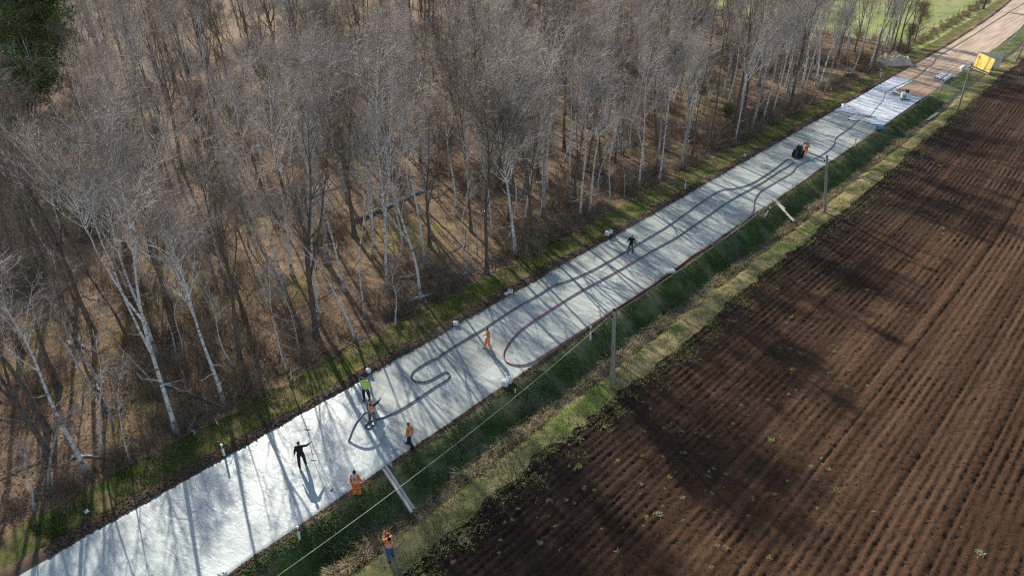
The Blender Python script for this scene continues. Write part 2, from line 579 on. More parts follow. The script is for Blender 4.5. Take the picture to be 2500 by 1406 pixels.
def strip(name, bl, br, nc, Y, mat, dz=0.0, hf=ground, kind='structure', smooth=True):
    L, Rr = bl(Y), br(Y)
    t = np.linspace(0, 1, nc)
    X = L[:, None] * (1 - t) + Rr[:, None] * t
    YY = np.repeat(Y[:, None], nc, 1)
    Z = hf(X, YY) + dz
    me = rawmesh(name, np.stack([X, YY, Z], -1), grid_idx(len(Y), nc)[:, ::1], mat, smooth)
    return tag(link(name, me), kind=kind)


def ys(a, b, near=0.2, far=1.2, br=150):
    o, y = [], a
    while y < b:
        o.append(y)
        s = near * max(1.0, abs(y) / 45.0) if y < br else far
        y += s
    o.append(b)
    return np.array(o)


cc = lambda v: (lambda Y: np.full(len(np.atleast_1d(Y)), float(v)))


def gate(Y): return 155 - 0.35 * (Y + 36)


def forest_strip(name, mat, y0, y1, xs, ny):
    """grid between two border lines y0(x), y1(x)"""
    xs = np.asarray(xs, float)
    t = np.linspace(0, 1, ny)
    A, Bq = y0(xs), y1(xs)
    YY = A[None] * (1 - t[:, None]) + Bq[None] * t[:, None]
    XX = np.repeat(xs[None], ny, 0)
    m = XX > -36.6
    XX = np.where(m, B_FOR(YY.ravel()).reshape(YY.shape), XX)
    Z = ground(XX, YY)
    me = rawmesh(name, np.stack([XX, YY, Z], -1), grid_idx(ny, len(xs)), mat, True)
    return tag(link(name, me), kind='structure')


xs = np.concatenate([np.arange(-400, -140, 10), np.arange(-140, -80, 2), np.arange(-80, -37, 0.6), [-36.0]])
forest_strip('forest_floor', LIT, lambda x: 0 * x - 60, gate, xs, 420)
forest_strip('pasture', G_PAST, gate, lambda x: 0 * x + 460, xs, 200)
YG = ys(-40, 440)
strip('grass_verge', B_FOR, B_SL, 22, YG, G_LEFT)
strip('road_shoulder', B_SL, B_RL, 10, YG, SOIL)
YA = YG[YG <= 121.0]
YA = np.append(YA, 121.0)
YB = np.append(121.0, YG[YG > 121.0])
strip('road', B_RL, B_RR, 40, YA, ROAD)
strip('dirt_road', B_RL, B_RR, 14, YB, DIRT)
strip('ditch_edge', B_RR, B_SR, 5, YG, SOIL)
strip('ditch_bank', B_SR, B_D1, 26, YG, G_BANK)
strip('ditch_bed', B_D1, B_D2, 8, YG, plain('mud', (0.05, 0.043, 0.025), 0.6, 0.4, 0.4, 5, bmp=0.03))
strip('field_verge', B_D2, B_FL, 24, YG, G_VERGE)
YF = ys(2, 175, 0.11, 0.6, 120)
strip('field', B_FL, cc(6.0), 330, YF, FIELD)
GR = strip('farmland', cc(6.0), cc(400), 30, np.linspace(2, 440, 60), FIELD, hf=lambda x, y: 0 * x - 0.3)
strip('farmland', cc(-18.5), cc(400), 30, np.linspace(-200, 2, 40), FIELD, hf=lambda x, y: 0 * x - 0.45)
strip('farmland', B_FL, cc(6.0), 12, np.linspace(175, 440, 60), G_VERGE, hf=lambda x, y: 0 * x - 0.2)

# water standing in the ditch near the field gate
wm, wt, wb = NT('ditch_water')
setc(wt, wb, (0.13, 0.16, 0.10), 0.3, 0.4)
bump(wt, wb, noise(wt, 6, 3), 0.15, 0.01)
strip('ditch_water', curve(-22.1, 0.15, 61), curve(-21.6, 0.15, 62), 4, np.arange(111.5, 117, 0.5), wm, hf=lambda x, y: 0 * x - 0.80, kind='structure')

# poured wet mortar: a 2 cm layer on the road, with a lobed front
def front(X):
    return 19.6 + (X + 29) * -0.35 + 0.8 * np.sin(X * 1.3 + 1) + 0.4 * np.sin(X * 3.1)


nx, ny = 60, 190
tx = np.linspace(0, 1, nx)
V = []
for j, s in enumerate(np.linspace(0, 1, ny)):
    xs0 = -32.45 * (1 - tx) + -25.02 * tx
    Y = -40 + (front(xs0) + 40) * s ** 0.8
    X = B_RL(Y) * (1 - tx) + B_RR(Y) * tx
    z = 0.025 + 0.006 * vnoise(X, Y, 0.5, 50) + 0.008 * vnoise(X, Y, 1.7, 51)
    if j == ny - 1: z = np.full(nx, -0.003)
    z[0] = z[-1] = -0.004
    V.append(np.stack([X, Y, z], -1))
me = rawmesh('wet_mortar', np.array(V), grid_idx(ny, nx), WET, True)
tag(link('wet_mortar', me), kind='stuff', label='wet white mortar poured over the road in the foreground', cat='wet mortar')

# ------------------------------------------------------------------ bare trees
def resample(Pt, t):
    """Pt (N,K,3), t (N,n) in 0..1 -> positions and tangents"""
    N, K, _ = Pt.shape
    x = np.clip(t, 0, 0.999) * (K - 1)
    i = np.floor(x).astype(int)
    f = (x - i)[..., None]
    a = np.take_along_axis(Pt, i[..., None].repeat(3, -1), 1)
    b = np.take_along_axis(Pt, (i + 1)[..., None].repeat(3, -1), 1)
    T = b - a
    T = T / (np.linalg.norm(T, axis=-1, keepdims=True) + 1e-9)
    return a * (1 - f) + b * f, T


def grow(g, Pt, Rd, n, t0, t1, ang, lenf, K, up=0.0, wind=0.0, wob=0.12, rf=0.6, rmin=0.004, tipr=0.35):
    """n children per parent path; lenf(t, N) -> lengths"""
    N = len(Pt)
    t = np.sort(g.uniform(t0, t1, (N, n)), 1)
    p, T = resample(Pt, t)
    x = t * (Rd.shape[1] - 1)
    i = np.clip(x.astype(int), 0, Rd.shape[1] - 2)
    r0 = np.take_along_axis(Rd, i, 1) * (1 - (x - i)) + np.take_along_axis(Rd, i + 1, 1) * (x - i)
    p = p.reshape(-1, 3); T = T.reshape(-1, 3)
    M = len(p)
    rnd = g.normal(size=(M, 3))
    perp = rnd - (rnd * T).sum(1, keepdims=True) * T
    perp /= np.linalg.norm(perp, axis=1, keepdims=True)
    a = g.uniform(ang[0], ang[1], (M, 1))
    d = T * np.cos(a) + perp * np.sin(a)
    L = lenf(t, N).reshape(-1)
    out = np.empty((M, K, 3)); out[:, 0] = p
    W = np.array([0.6, 0.75, 0.0]) * wind
    for k in range(1, K):
        d = d + np.array([0, 0, up]) + W + g.normal(size=(M, 3)) * wob
        d /= np.linalg.norm(d, axis=1, keepdims=True)
        out[:, k] = out[:, k - 1] + d * (L / (K - 1))[:, None]
    rb = np.maximum(r0.reshape(-1) * rf, rmin)
    rad = rb[:, None] * np.linspace(1, tipr, K)[None]
    return out, rad


def tree_mesh(seed, H, r, kind='birch', lean=(0, 0), n1=18, n2=7, n3=9, bow=0.4, spread=1.0, clear=0.42, limb0=0.3, fork=0, top=None):
    g = np.random.default_rng(seed)
    K = 16
    t = np.linspace(0, 1, K)
    ln = np.array([lean[0], lean[1], 0.0])
    axis = np.stack([0 * t, 0 * t, t * H], -1) + ln * (0.35 * t + 0.65 * t ** 1.6)[:, None]
    # slow sinuous wander and a swept base
    wob = np.zeros((K, 3))
    for f in (1.0, 2.1, 3.7):
        ph = g.uniform(0, 6.28, 2)
        am = bow * 0.5 / f
        wob[:, 0] += am * (np.sin(f * 3.0 * t + ph[0]) - np.sin(ph[0]))
        wob[:, 1] += am * (np.sin(f * 3.0 * t + ph[1]) - np.sin(ph[1]))
    axis = axis + wob * t[:, None] ** 0.5
    rad = r * (1 - 0.93 * t ** 0.85) * (1 + 0.55 * np.exp(-t * H / 0.5))
    trunks, tr = [axis[None]], [rad[None]]
    for q in range(fork):
        s0 = g.uniform(0.0, 0.02) if kind == 'multi' else g.uniform(0.28, 0.5)
        p0, _ = resample(axis[None], np.array([[s0]]))
        aa = g.uniform(0, 6.28)
        dv = np.array([math.cos(aa), math.sin(aa), 0]) * H * g.uniform(0.10, 0.2)
        u = np.linspace(0, 1, K)
        z1 = H * g.uniform(0.82, 0.97)
        pt = p0[0, 0] + (np.array([axis[-1, 0] * 0.8, axis[-1, 1] * 0.8, z1]) - p0[0, 0]) * u[:, None] + dv * (1 - (1 - u) ** 2)[:, None] * (1 - s0)
        pt = pt + g.normal(size=(K, 3)) * 0.05 * u[:, None]
        rr = np.interp(s0, t, rad) * 0.75 * (1 - 0.92 * u)
        trunks.append(pt[None]); tr.append(rr[None])
    TP, TR = np.concatenate(trunks), np.concatenate(tr)
    TR = np.maximum(TR, 0.012)
    V, F = tubes(TP, TR, 8)
    mb = MB().add(V, F, 0)

    def L1(tt, N):
        u = (tt - clear) / (1 - clear)
        env = np.clip(0.55 + 1.3 * u - 1.75 * u ** 2, 0.12, 1) if kind != 'slim' else np.clip(0.8 - 0.6 * u, 0.15, 1)
        return H * limb0 * env * g.uniform(0.6, 1.15, tt.shape)
    pp, rr = grow(g, TP, TR, n1, clear, 0.985, (R(24), R(54)), L1, 7, up=0.13 / spread, wind=0.035, wob=0.11, rf=0.6, rmin=0.018)
    V, F = tubes(pp, rr, 5)
    mb.add(V, F, 1)
    # a few dead stubs low on the stem
    sp, sr = grow(g, TP[:1], TR[:1], 5, 0.08, clear, (R(60), R(95)), lambda tt, N: g.uniform(0.4, 2.0, tt.shape), 4, up=0.0, wob=0.2, rf=0.25, rmin=0.012)
    V, F = tubes(sp, sr, 4)
    mb.add(V, F, 1)
    L2b = np.linalg.norm(pp[:, -1] - pp[:, 0], axis=1)

    def L2(tt, N): return (L2b[:, None] * (0.62 - 0.35 * tt) + 0.25) * g.uniform(0.6, 1.2, tt.shape)
    p2, r2 = grow(g, pp, rr, n2, 0.34, 0.99, (R(25), R(60)), L2, 5, up=0.08, wind=0.05, wob=0.14, rf=0.55, rmin=0.010)
    V, F = tubes(p2, r2, 3)
    mb.add(V, F, 1)
    allp = np.concatenate([p2]); allr = np.concatenate([r2])
    L3b = np.linalg.norm(p2[:, -1] - p2[:, 0], axis=1)
    dr = -0.05 if kind == 'birch' else 0.05

    def L3(tt, N): return (0.45 + 0.28 * L3b[:, None]) * g.uniform(0.55, 1.3, tt.shape)
    p3, r3 = grow(g, allp, allr, n3, 0.1, 1.0, (R(18), R(62)), L3, 4, up=dr, wind=0.13, wob=0.2, rf=0.5, rmin=0.0075, tipr=0.4)
    V3, F3 = tubes(p3, np.minimum(r3, 0.0115), 3)
    return mb, MB().add(V3, F3, 0)


def tree_obs(name, mb, tw, bark, limb, twig):
    tm = rawmesh('trunk', np.concatenate(mb.v), np.concatenate(mb.f), [bark, limb], True, np.concatenate(mb.m))
    cm = rawmesh('crown', np.concatenate(tw.v), np.concatenate(tw.f), [twig], False)
    return tm, cm


def place(name, tm, cm, loc, rz, sc, **k):
    e = empty(name, loc, rz, **k)
    e.scale = (sc, sc, sc)
    a = link('trunk', tm, e); b = link('crown', cm, e)
    return e


TEMPL = []
for i in range(7):       # tall birches
    mb, tw = tree_mesh(100 + i, 15.5 + (i % 3), 0.115 + 0.02 * (i % 2), 'birch', (random.uniform(-1.2, 1.2), random.uniform(-1.2, 1.2)),
                       n1=12 + i, n2=5, n3=7, bow=0.9, limb0=.26, fork=i % 2, clear=0.45)
    TEMPL.append(('birch', *tree_obs('t', mb, tw, BIRCH, LIMB, TWB)))
for i in range(6):       # alders and oaks: darker, broader
    mb, tw = tree_mesh(200 + i, 14 + (i % 3), 0.16 + 0.02 * (i % 3), 'alder', (random.uniform(-1, 1), random.uniform(-1, 1)),
                       n1=14, n2=5, n3=7, bow=0.6, fork=(i % 3), clear=0.45, limb0=0.27, spread=1.5)
    TEMPL.append(('alder', *tree_obs('t', mb, tw, BARK, BARK, TWG)))
for i in range(4):       # slim stems
    mb, tw = tree_mesh(300 + i, 10 + i, 0.07, 'slim', (random.uniform(-1.3, 1.3), random.uniform(-1, 1)),
                       n1=12, n2=4, n3=5, bow=1.0, clear=0.45, limb0=0.17)
    TEMPL.append(('slim', *tree_obs('t', mb, tw, BIRCHG if i % 2 else BIRCH, LIMB, TWB)))
for i in range(3):       # old birches, grey
    mb, tw = tree_mesh(400 + i, 17, 0.19, 'birch', (0.6 * i - 0.5, 0.5), n1=17, n2=6, n3=8, bow=0.6, fork=1 + i % 2, clear=0.45, limb0=0.29, spread=1.3)
    TEMPL.append(('old', *tree_obs('t', mb, tw, BIRCHG, LIMB, TWB)))
KIND = {'birch': [i for i, t in enumerate(TEMPL) if t[0] == 'birch'], 'alder': [i for i, t in enumerate(TEMPL) if t[0] == 'alder'],
        'slim': [i for i, t in enumerate(TEMPL) if t[0] == 'slim'], 'old': [i for i, t in enumerate(TEMPL) if t[0] == 'old']}

# the birches one can pick out, by the foot and the top of their stems in the photograph
HERO = [
 # foot, top, radius, kind, n1, limb, clear, label
 ((430, 1052), (205, 268), .165, 'birch', 22, .27, .58, 'big white birch with the widest spreading crown, near the left end of the wood', 2),
 ((548, 985), (400, 462), .15, 'birch', 22, .30, .48, 'white birch with a fan of pale limbs by the verge left of the yellow-jacketed man', 1),
 ((208, 1147), (0, 640), .15, 'birch', 16, .26, .5, 'crooked white birch at the verge above the bottom left end of the road', 0),
 ((868, 826), (640, 505), .13, 'lean', 12, .40, .55, 'small white birch leaning strongly to the left over the wood edge', 0),
 ((945, 690), (885, 128), .15, 'birch', 26, .30, .42, 'tall white birch with a narrow bright crown in the middle of the wood', 1),
 ((1260, 620), (1225, 150), .17, 'birch', 30, .36, .40, 'white birch with a broad bright fan crown above the pair of canisters on the verge', 1),
 ((1188, 662), (1215, 230), .21, 'alder', 18, .30, .5, 'thick grey stem standing at the edge of the wood beside fallen logs', 1),
 ((1416, 528), (1440, 140), .14, 'birch', 26, .34, .42, 'left stem of the close group of birches with the dome-shaped crown', 1),
 ((1440, 516), (1480, 165), .12, 'birch', 22, .30, .45, 'right stem of the close group of birches with the dome-shaped crown', 0),
 ((1487, 500), (1520, 250), .08, 'slim', 12, .16, .5, 'thin white stem just right of the dome-crowned birch group', 0),
 ((1560, 458), (1585, 90), .13, 'birch', 20, .26, .45, 'sinuous pale birch left of the guide post on the wooded verge', 0),
 ((1610, 435), (1660, 120), .14, 'birch', 20, .28, .45, 'birch with a forked stem right behind the guide post on the wooded verge', 1),
 ((1690, 385), (1760, 60), .13, 'alder', 18, .26, .45, 'dark leaning stem at the wood edge left of the bucket on the verge', 0),
 ((1795, 345), (1850, 30), .13, 'birch', 20, .28, .45, 'white birch leaning right at the wood edge above the small bucket', 1),
 ((1862, 298), (1925, -10), .14, 'birch', 20, .3, .45, 'first of two bright birches beside the verge above the compact loader', 1),
 ((1885, 285), (1960, -20), .13, 'birch', 20, .28, .45, 'second of two bright birches beside the verge above the compact loader', 0),
 ((1958, 212), (2020, -140), .2, 'birch', 24, .34, .4, 'tall crooked white birch standing against the green pasture', 1),
 ((2000, 215), (2110, -60), .14, 'birch', 20, .3, .4, 'birch standing against the pasture right of the tall crooked one', 0),
 ((2125, 163), (2230, -130), .15, 'birch', 22, .34, .4, 'last birch of the wood, double-stemmed, beside the sand heap', 1),
 ((690, 690), (595, 210), .14, 'birch', 22, .26, .45, 'straight white birch deep behind the leaning birch', 0),
 ((712, 665), (650, 110), .16, 'birch', 24, .34, .45, 'tall pale birch with ascending limbs behind the leaning birch', 1),
 ((316, 1125), (280, 880), .06, 'slim', 9, .2, .5, 'thin short sapling by the verge at the lower left', 0),
 ((252, 1110), (225, 800), .08, 'slim', 9, .2, .5, 'short white birch stem next to the crooked birch at the lower left', 0),
 ((118, 1195), (235, 920), .12, 'old', 6, .12, .6, 'old pale stem leaning to the right at the bottom left corner of the wood', 0),
 ((80, 1238), (50, 1060), .07, 'slim', 8, .2, .5, 'small twisted birch nearest the bottom left corner', 0),
 ((965, 795), (975, 655), .07, 'slim', 8, .3, .5, 'short twisted white sapling at the wood edge above the canister', 0),
 ((700, 905), (655, 640), .07, 'slim', 10, .2, .5, 'thin pale stem at the verge left of the leaning birch', 0),
 ((1150, 560), (1100, 60), .15, 'alder', 20, .28, .45, 'tall grey alder behind the bright fan-crowned birch', 1),
 ((840, 55 + 350), (800, 20), .16, 'dark', 24, .4, .3, 'wide dark-limbed oak far back in the wood', 2),
]
hero_xy = []
nseed = 500
for (fp, tp, r, kd, n1, l0, cl, lab, fk) in HERO:
    nseed += 1
    b = P(*fp)
    b[2] = float(ground(b[0], b[1])) - 0.05
    h, l = tip(b, *tp)
    lean = CAMR * l
    bark, limb, twig = (BIRCH, BIRCH if kd == 'birch' else LIMB, TWB)
    if kd in ('alder', 'dark'): bark, limb, twig = BARK, BARK, TWG
    if kd == 'old': bark = BIRCHG
    big = r > 0.1
    mb, tw = tree_mesh(nseed, h, r * 0.88, 'birch' if kd in ('birch', 'lean') else kd, lean[:2], n1=n1, n2=8 if big else 5, n3=(11 if r > .16 else 8) if big else 6,
                       bow=0.35 + 0.02 * h, spread=1.25, clear=cl, limb0=l0, fork=fk)
    tm, cm = tree_obs('t', mb, tw, bark, limb, twig)
    cat = 'tree'
    place('birch_tree' if kd not in ('alder', 'dark') else 'bare_tree', tm, cm, b, 0, 1.0, label=lab, cat=cat)
    hero_xy.append(b[:2])

PINES = [P(40, 330), P(120, 250), P(5, 440), P(60, 120)]
# the rest of the wood
cand = []
gy = random.Random(11)
x = -37.2
while x > -250:
    depth = -36 - x
    step = 3.15 + depth * 0.02
    y = -34.0
    while y < 330:
        xx = x + gy.uniform(-0.42, 0.42) * step
        yy = y + gy.uniform(-0.45, 0.45) * step
        y += step
        if xx > -36.9: xx = -36.9 - gy.random()
        if yy > gate(xx) + 1: continue
        px, py, dep = Q(xx, yy, 0)
        tx_, ty_, _ = Q(xx, yy, 17)
        vis = -60 < px < 2560 and ty_ < 1406 and py > -20
        if not vis:
            # trees just outside still shade the road and the field
            if not (depth < 34 and yy < 6): continue
        if min((xx - a) ** 2 + (yy - c) ** 2 for a, c in hero_xy) < 3.2: continue
        if min((xx - a[0]) ** 2 + (yy - a[1]) ** 2 for a in PINES) < 40: continue
        if dep > 215: continue
        if gy.random() < 0.17: continue
        cand.append((not vis, dep, xx, yy, depth))
    x -= step
cand.sort()
print('trees', len(cand))
rowname = lambda d: ('in the front row' if d < 5 else 'few rows in' if d < 14 else 'in mid wood' if d < 40 else 'deep in wood' if d < 75 else 'far back')


def along(xx, yy):
    px, py, _ = Q(xx, yy, 0)
    return ('at far left' if px < 350 else 'left of the leaning birch' if px < 800 else 'right of the leaning birch' if px < 1250
            else 'above the man in black' if px < 1700 else 'above the compact loader' if px < 2000 else 'towards the pasture')


KN = {'birch': 'tall white-trunked birch', 'alder': 'bare dark-stemmed tree', 'slim': 'thin young bare stem', 'old': 'old grey broad-crowned birch'}
stuff_pts = []
for i, (inv, dep, xx, yy, depth) in enumerate(cand):
    q = gy.random()
    big = vnoise(xx, yy, 22, 90)
    kd = 'slim' if q < (0.4 if depth < 16 else 0.3) else ('birch' if q < 0.58 + 0.2 * big else 'alder' if q < 0.88 else 'old')
    ti = gy.choice(KIND[kd])
    sc = gy.uniform(0.62, 1.1) * (1.06 if depth < 12 else 1.0)
    z = float(ground(xx, yy)) - 0.05
    rz = gy.uniform(-0.7, 0.7)
    if i < 262 and not inv:
        lab = f'{KN[kd]} {rowname(depth)}, {along(xx, yy)}'
        e_ = place('birch_tree' if kd != 'alder' else 'bare_tree', TEMPL[ti][1], TEMPL[ti][2], (xx, yy, z), rz, sc,
              label=lab, cat='tree', group='bare trees of the wood')
        e_.rotation_euler = (gy.gauss(0, .06), gy.gauss(0, .06), rz)
    else:
        stuff_pts.append((xx, yy, z, rz, sc, ti))
print('stuff trees', len(stuff_pts))


def instancer(name, meshes, pts, **k):
    """one object: points that carry instances of a few meshes, through geometry nodes"""
    pts = list(pts)
    me = bpy.data.meshes.new(name)
    me.from_pydata([p[:3] for p in pts], [], [])
    for an, ty, col in (('rz', 'FLOAT', 3), ('sc', 'FLOAT', 4), ('ti', 'INT', 5)):
        a = me.attributes.new(an, ty, 'POINT')
        a.data.foreach_set('value', [p[col] for p in pts])
    o = link(name, me)
    ng = bpy.data.node_groups.new(name, 'GeometryNodeTree')
    ng.interface.new_socket('Geometry', in_out='INPUT', socket_type='NodeSocketGeometry')
    ng.interface.new_socket('Geometry', in_out='OUTPUT', socket_type='NodeSocketGeometry')
    n = ng.nodes
    gi, go = n.new('NodeGroupInput'), n.new('NodeGroupOutput')
    g2i = n.new('GeometryNodeGeometryToInstance')
    for m in reversed(meshes):
        src = bpy.data.objects.new(name + '_source', m)      # not linked to the scene
        oi = n.new('GeometryNodeObjectInfo')
        oi.inputs['Object'].default_value = src
        oi.inputs['As Instance'].default_value = True
        ng.links.new(oi.outputs['Geometry'], g2i.inputs[0])
    ip = n.new('GeometryNodeInstanceOnPoints')
    ip.inputs['Pick Instance'].default_value = True
    ng.links.new(gi.outputs[0], ip.inputs['Points'])
    ng.links.new(g2i.outputs[0], ip.inputs['Instance'])

    def att(nm, ty):
        a = n.new('GeometryNodeInputNamedAttribute')
        a.data_type = ty
        a.inputs['Name'].default_value = nm
        return a.outputs['Attribute']
    ng.links.new(att('ti', 'INT'), ip.inputs['Instance Index'])
    cx = n.new('ShaderNodeCombineXYZ')
    ng.links.new(att('rz', 'FLOAT'), cx.inputs[2])
    ng.links.new(cx.outputs[0], ip.inputs['Rotation'])
    ng.links.new(att('sc', 'FLOAT'), ip.inputs['Scale'])
    ng.links.new(ip.outputs[0], go.inputs[0])
    md = o.modifiers.new('scatter', 'NODES')
    md.node_group = ng
    return tag(o, kind='stuff', **k)


def joined(ti, idx):
    tm, cm = TEMPL[ti][1], TEMPL[ti][2]
    def arr(me):
        v = np.empty(len(me.vertices) * 3, np.float32); me.vertices.foreach_get('co', v)
        f = np.empty(len(me.loops), np.int32); me.loops.foreach_get('vertex_index', f)
        mi = np.empty(len(me.polygons), np.int32); me.polygons.foreach_get('material_index', mi)
        return v.reshape(-1, 3), f.reshape(-1, 4), mi
    a, b = arr(tm), arr(cm)
    return rawmesh('whole_tree', np.concatenate([a[0], b[0]]), np.concatenate([a[1], b[1] + len(a[0])]),
                   list(tm.materials) + list(cm.materials), False, np.concatenate([a[2], b[2] + len(tm.materials)]))


instancer('distant_wood', [joined(i, i) for i in range(len(TEMPL))], stuff_pts, label='far mass of bare grey-brown trees filling the back of the wood', cat='woodland')

# brushwood under the trees and along the verge
def bush_mesh(seed, h, w_, n, mat_, n2=7, leafy=False):
    g = np.random.default_rng(seed)
    K = 5
    a = g.uniform(0, 6.28, n); rr = np.sqrt(g.uniform(0, 1, n)) * w_ * 0.3
    base = np.stack([rr * np.cos(a), rr * np.sin(a), 0 * a - 0.05], -1)
    a2 = a + g.normal(size=n) * 0.8
    tilt = g.uniform(0.05, 0.75, n)
    d = np.stack([np.cos(a2) * np.sin(tilt), np.sin(a2) * np.sin(tilt), np.cos(tilt)], -1)
    L = h * g.uniform(0.45, 1.1, n)
    pts = np.empty((n, K, 3)); pts[:, 0] = base
    for k in range(1, K):
        d = d + g.normal(size=(n, 3)) * 0.16 + np.array([0, 0, -0.05])
        d /= np.linalg.norm(d, axis=1, keepdims=True)
        pts[:, k] = pts[:, k - 1] + d * (L / (K - 1))[:, None]
    rad = np.repeat(np.linspace(0.012, 0.006, K)[None], n, 0)
    mb = MB()
    mb.add(*tubes(pts, rad, 3))
    p2, r2 = grow(g, pts, rad, n2, 0.2, 1.0, (R(25), R(70)), lambda t, N: h * 0.28 * g.uniform(0.5, 1.3, t.shape), 3, up=0.0, wob=0.2, rf=0.7, rmin=0.006)
    mb.add(*tubes(p2, r2, 3))
    return rawmesh('bush', np.concatenate(mb.v), np.concatenate(mb.f), [mat_])


TWS = m_twig('straw_stems', (0.16, 0.115, 0.06), (0.46, 0.36, 0.22))
BUSH = [bush_mesh(1, 1.9, 2.2, 46, TWD), bush_mesh(2, 1.4, 1.8, 40, TWD), bush_mesh(3, 2.6, 2.4, 50, TWD, 8),
        bush_mesh(4, 0.8, 1.4, 50, TWS, 4), bush_mesh(5, 1.6, 1.2, 30, TWG), bush_mesh(6, 0.5, 1.6, 40, TWD, 5)]
pts = []
for _ in range(3600):
    d = gy.random() ** 1.5 * 95
    xx, yy = -36.6 - d, gy.uniform(-2, 158 + 0.3 * d)
    px, py, dep = Q(xx, yy, 0)
    if not (-40 < px < 2540 and py < 1440): continue
    if vnoise(xx, yy, 6, 44) < gy.uniform(-0.55, 0.35): continue
    pts.append((xx, yy, float(ground(xx, yy)), gy.uniform(0, 6.28), gy.uniform(0.5, 1.3), gy.choice([0, 1, 2, 4, 2, 5, 3, 5])))
for _ in range(520):      # dense dark fringe behind the verge
    yy = gy.uniform(-2, 153)
    xx = -36.3 - abs(gy.gauss(0, 1.3)) + vnoise(yy, 0, 9, 3) * 0.4
    if vnoise(yy, 4, 5, 8) < -0.35: continue
    pts.append((xx, yy, float(ground(xx, yy)), gy.uniform(0, 6.28), gy.uniform(0.4, 0.95), gy.choice([0, 1, 1, 3, 4, 5])))
instancer('undergrowth', BUSH, pts, label='brown tangle of brushwood and brambles under the bare trees', cat='undergrowth')

# ------------------------------------------------------------------ grass, reeds, clods
def blades(g, X, Y, h, w_, tilt=(0.1, 0.9), droop=0.5, z0=None, dirv=None):
    n = len(X)
    Z = ground(X, Y) - 0.02 if z0 is None else z0
    a = g.uniform(0, 6.28, n)
    if dirv is not None: a = dirv + g.normal(size=n) * 0.7
    tl = g.uniform(tilt[0], tilt[1], n)
    d = np.stack([np.cos(a) * np.sin(tl), np.sin(a) * np.sin(tl), np.cos(tl)], -1)
    s = np.stack([-np.sin(a), np.cos(a), 0 * a], -1)
    b = np.stack([X, Y, Z], -1)
    hh = np.asarray(h)[:, None] * np.ones((n, 1))
    m = b + d * hh * 0.55
    d2 = d + np.array([0, 0, -1.0]) * droop
    d2 /= np.linalg.norm(d2, axis=1, keepdims=True)
    t = m + d2 * hh * 0.45
    ww = np.asarray(w_)[:, None] * np.ones((n, 1)) if np.ndim(w_) else np.full((n, 1), w_)
    V = np.stack([b - s * ww, b + s * ww, m + s * ww * 0.8, m - s * ww * 0.8, t + s * ww * 0.15, t - s * ww * 0.15], 1)
    i = np.arange(n)[:, None] * 6
    F = np.concatenate([i + np.array([0, 1, 2, 3]), i + np.array([3, 2, 4, 5])])
    return V.reshape(-1, 3), F


GB1 = island('green_blades', [(0.1, (0.02, 0.035, 0.01)), (0.4, (0.06, 0.095, 0.02)), (0.65, (0.13, 0.16, 0.035)), (0.9, (0.3, 0.25, 0.11))], 0.7)
GB2 = island('bank_blades', [(0.1, (0.02, 0.04, 0.012)), (0.5, (0.075, 0.12, 0.028)), (0.75, (0.13, 0.16, 0.05)), (0.95, (0.3, 0.26, 0.13))], 0.7)
GB3 = island('verge_blades', [(0.1, (0.05, 0.075, 0.018)), (0.4, (0.15, 0.2, 0.035)), (0.62, (0.33, 0.28, 0.11)), (0.9, (0.46, 0.38, 0.22))], 0.7)
STRAW = island('dry_reed', [(0.1, (0.06, 0.042, 0.022)), (0.45, (0.24, 0.18, 0.09)), (0.8, (0.55, 0.44, 0.26))], 0.7)
gg = np.random.default_rng(21)


def scatter(n, f0, f1, y0=4.0, y1=140.0, pw=1.7):
    u = gg.uniform(0, 1, n)
    Y = y0 + (y1 - y0) * u ** pw
    t = gg.uniform(0, 1, n)
    return f0(Y) * (1 - t) + f1(Y) * t, Y


def field_mask(X, Y, sc, seed, k=0.0):
    m = vnoise(X, Y, sc, seed) + 0.6 * gg.normal(size=len(X)) * 0.4 > k
    return X[m], Y[m]


mb = MB()
X, Y = field_mask(*scatter(60000, B_FOR, B_SL, 2), 0.8, 31, -0.1)
mb.add(*blades(gg, X, Y, gg.uniform(0.06, 0.2, len(X)), 0.016))
X, Y = scatter(5000, lambda y: B_SL(y) - 0.15, lambda y: B_SL(y) + 0.15, 2)
mb.add(*blades(gg, X, Y, gg.uniform(0.06, 0.2, len(X)), 0.018))
tag(mb.build('grass', [GB1]), kind='stuff', label='short green and straw grass on the verge below the wood', cat='grass')
mb = MB()
X, Y = field_mask(*scatter(80000, B_SR, B_D1, 6, 122), 1.1, 32, -0.3)
mb.add(*blades(gg, X, Y, gg.uniform(0.08, 0.28, len(X)), 0.016, (0.3, 1.2), dirv=np.zeros(len(X)) - 0.2))
X, Y = scatter(7000, B_RR, lambda y: B_SR(y) + 0.3, 6, 122)
X, Y = field_mask(X, Y, 0.9, 33, 0.0)
mb.add(*blades(gg, X, Y, gg.uniform(0.06, 0.2, len(X)), 0.016))
tag(mb.build('grass', [GB2]), kind='stuff', label='dark green grass on the shaded ditch bank beside the road', cat='grass')
mb = MB()
X, Y = field_mask(*scatter(60000, B_D2, B_FL, 6, 140), 0.9, 34, -0.1)
mb.add(*blades(gg, X, Y, gg.uniform(0.05, 0.17, len(X)), 0.016))
X, Y = scatter(52000, lambda y: B_FL(y) - 0.4, lambda y: B_FL(y) + 2.0, 6, 140)
m_ = vnoise(X, Y, 0.7, 35) + 0.35 * gg.normal(size=len(X)) > (X - B_FL(Y)) * 0.5 - 0.2
X, Y = X[m_], Y[m_]
mb.add(*blades(gg, X, Y, gg.uniform(0.06, 0.2, len(X)), 0.022, (0.3, 1.3)))
tag(mb.build('grass', [GB3]), kind='stuff', label='pale straw and green grass between the ditch and the field', cat='grass')
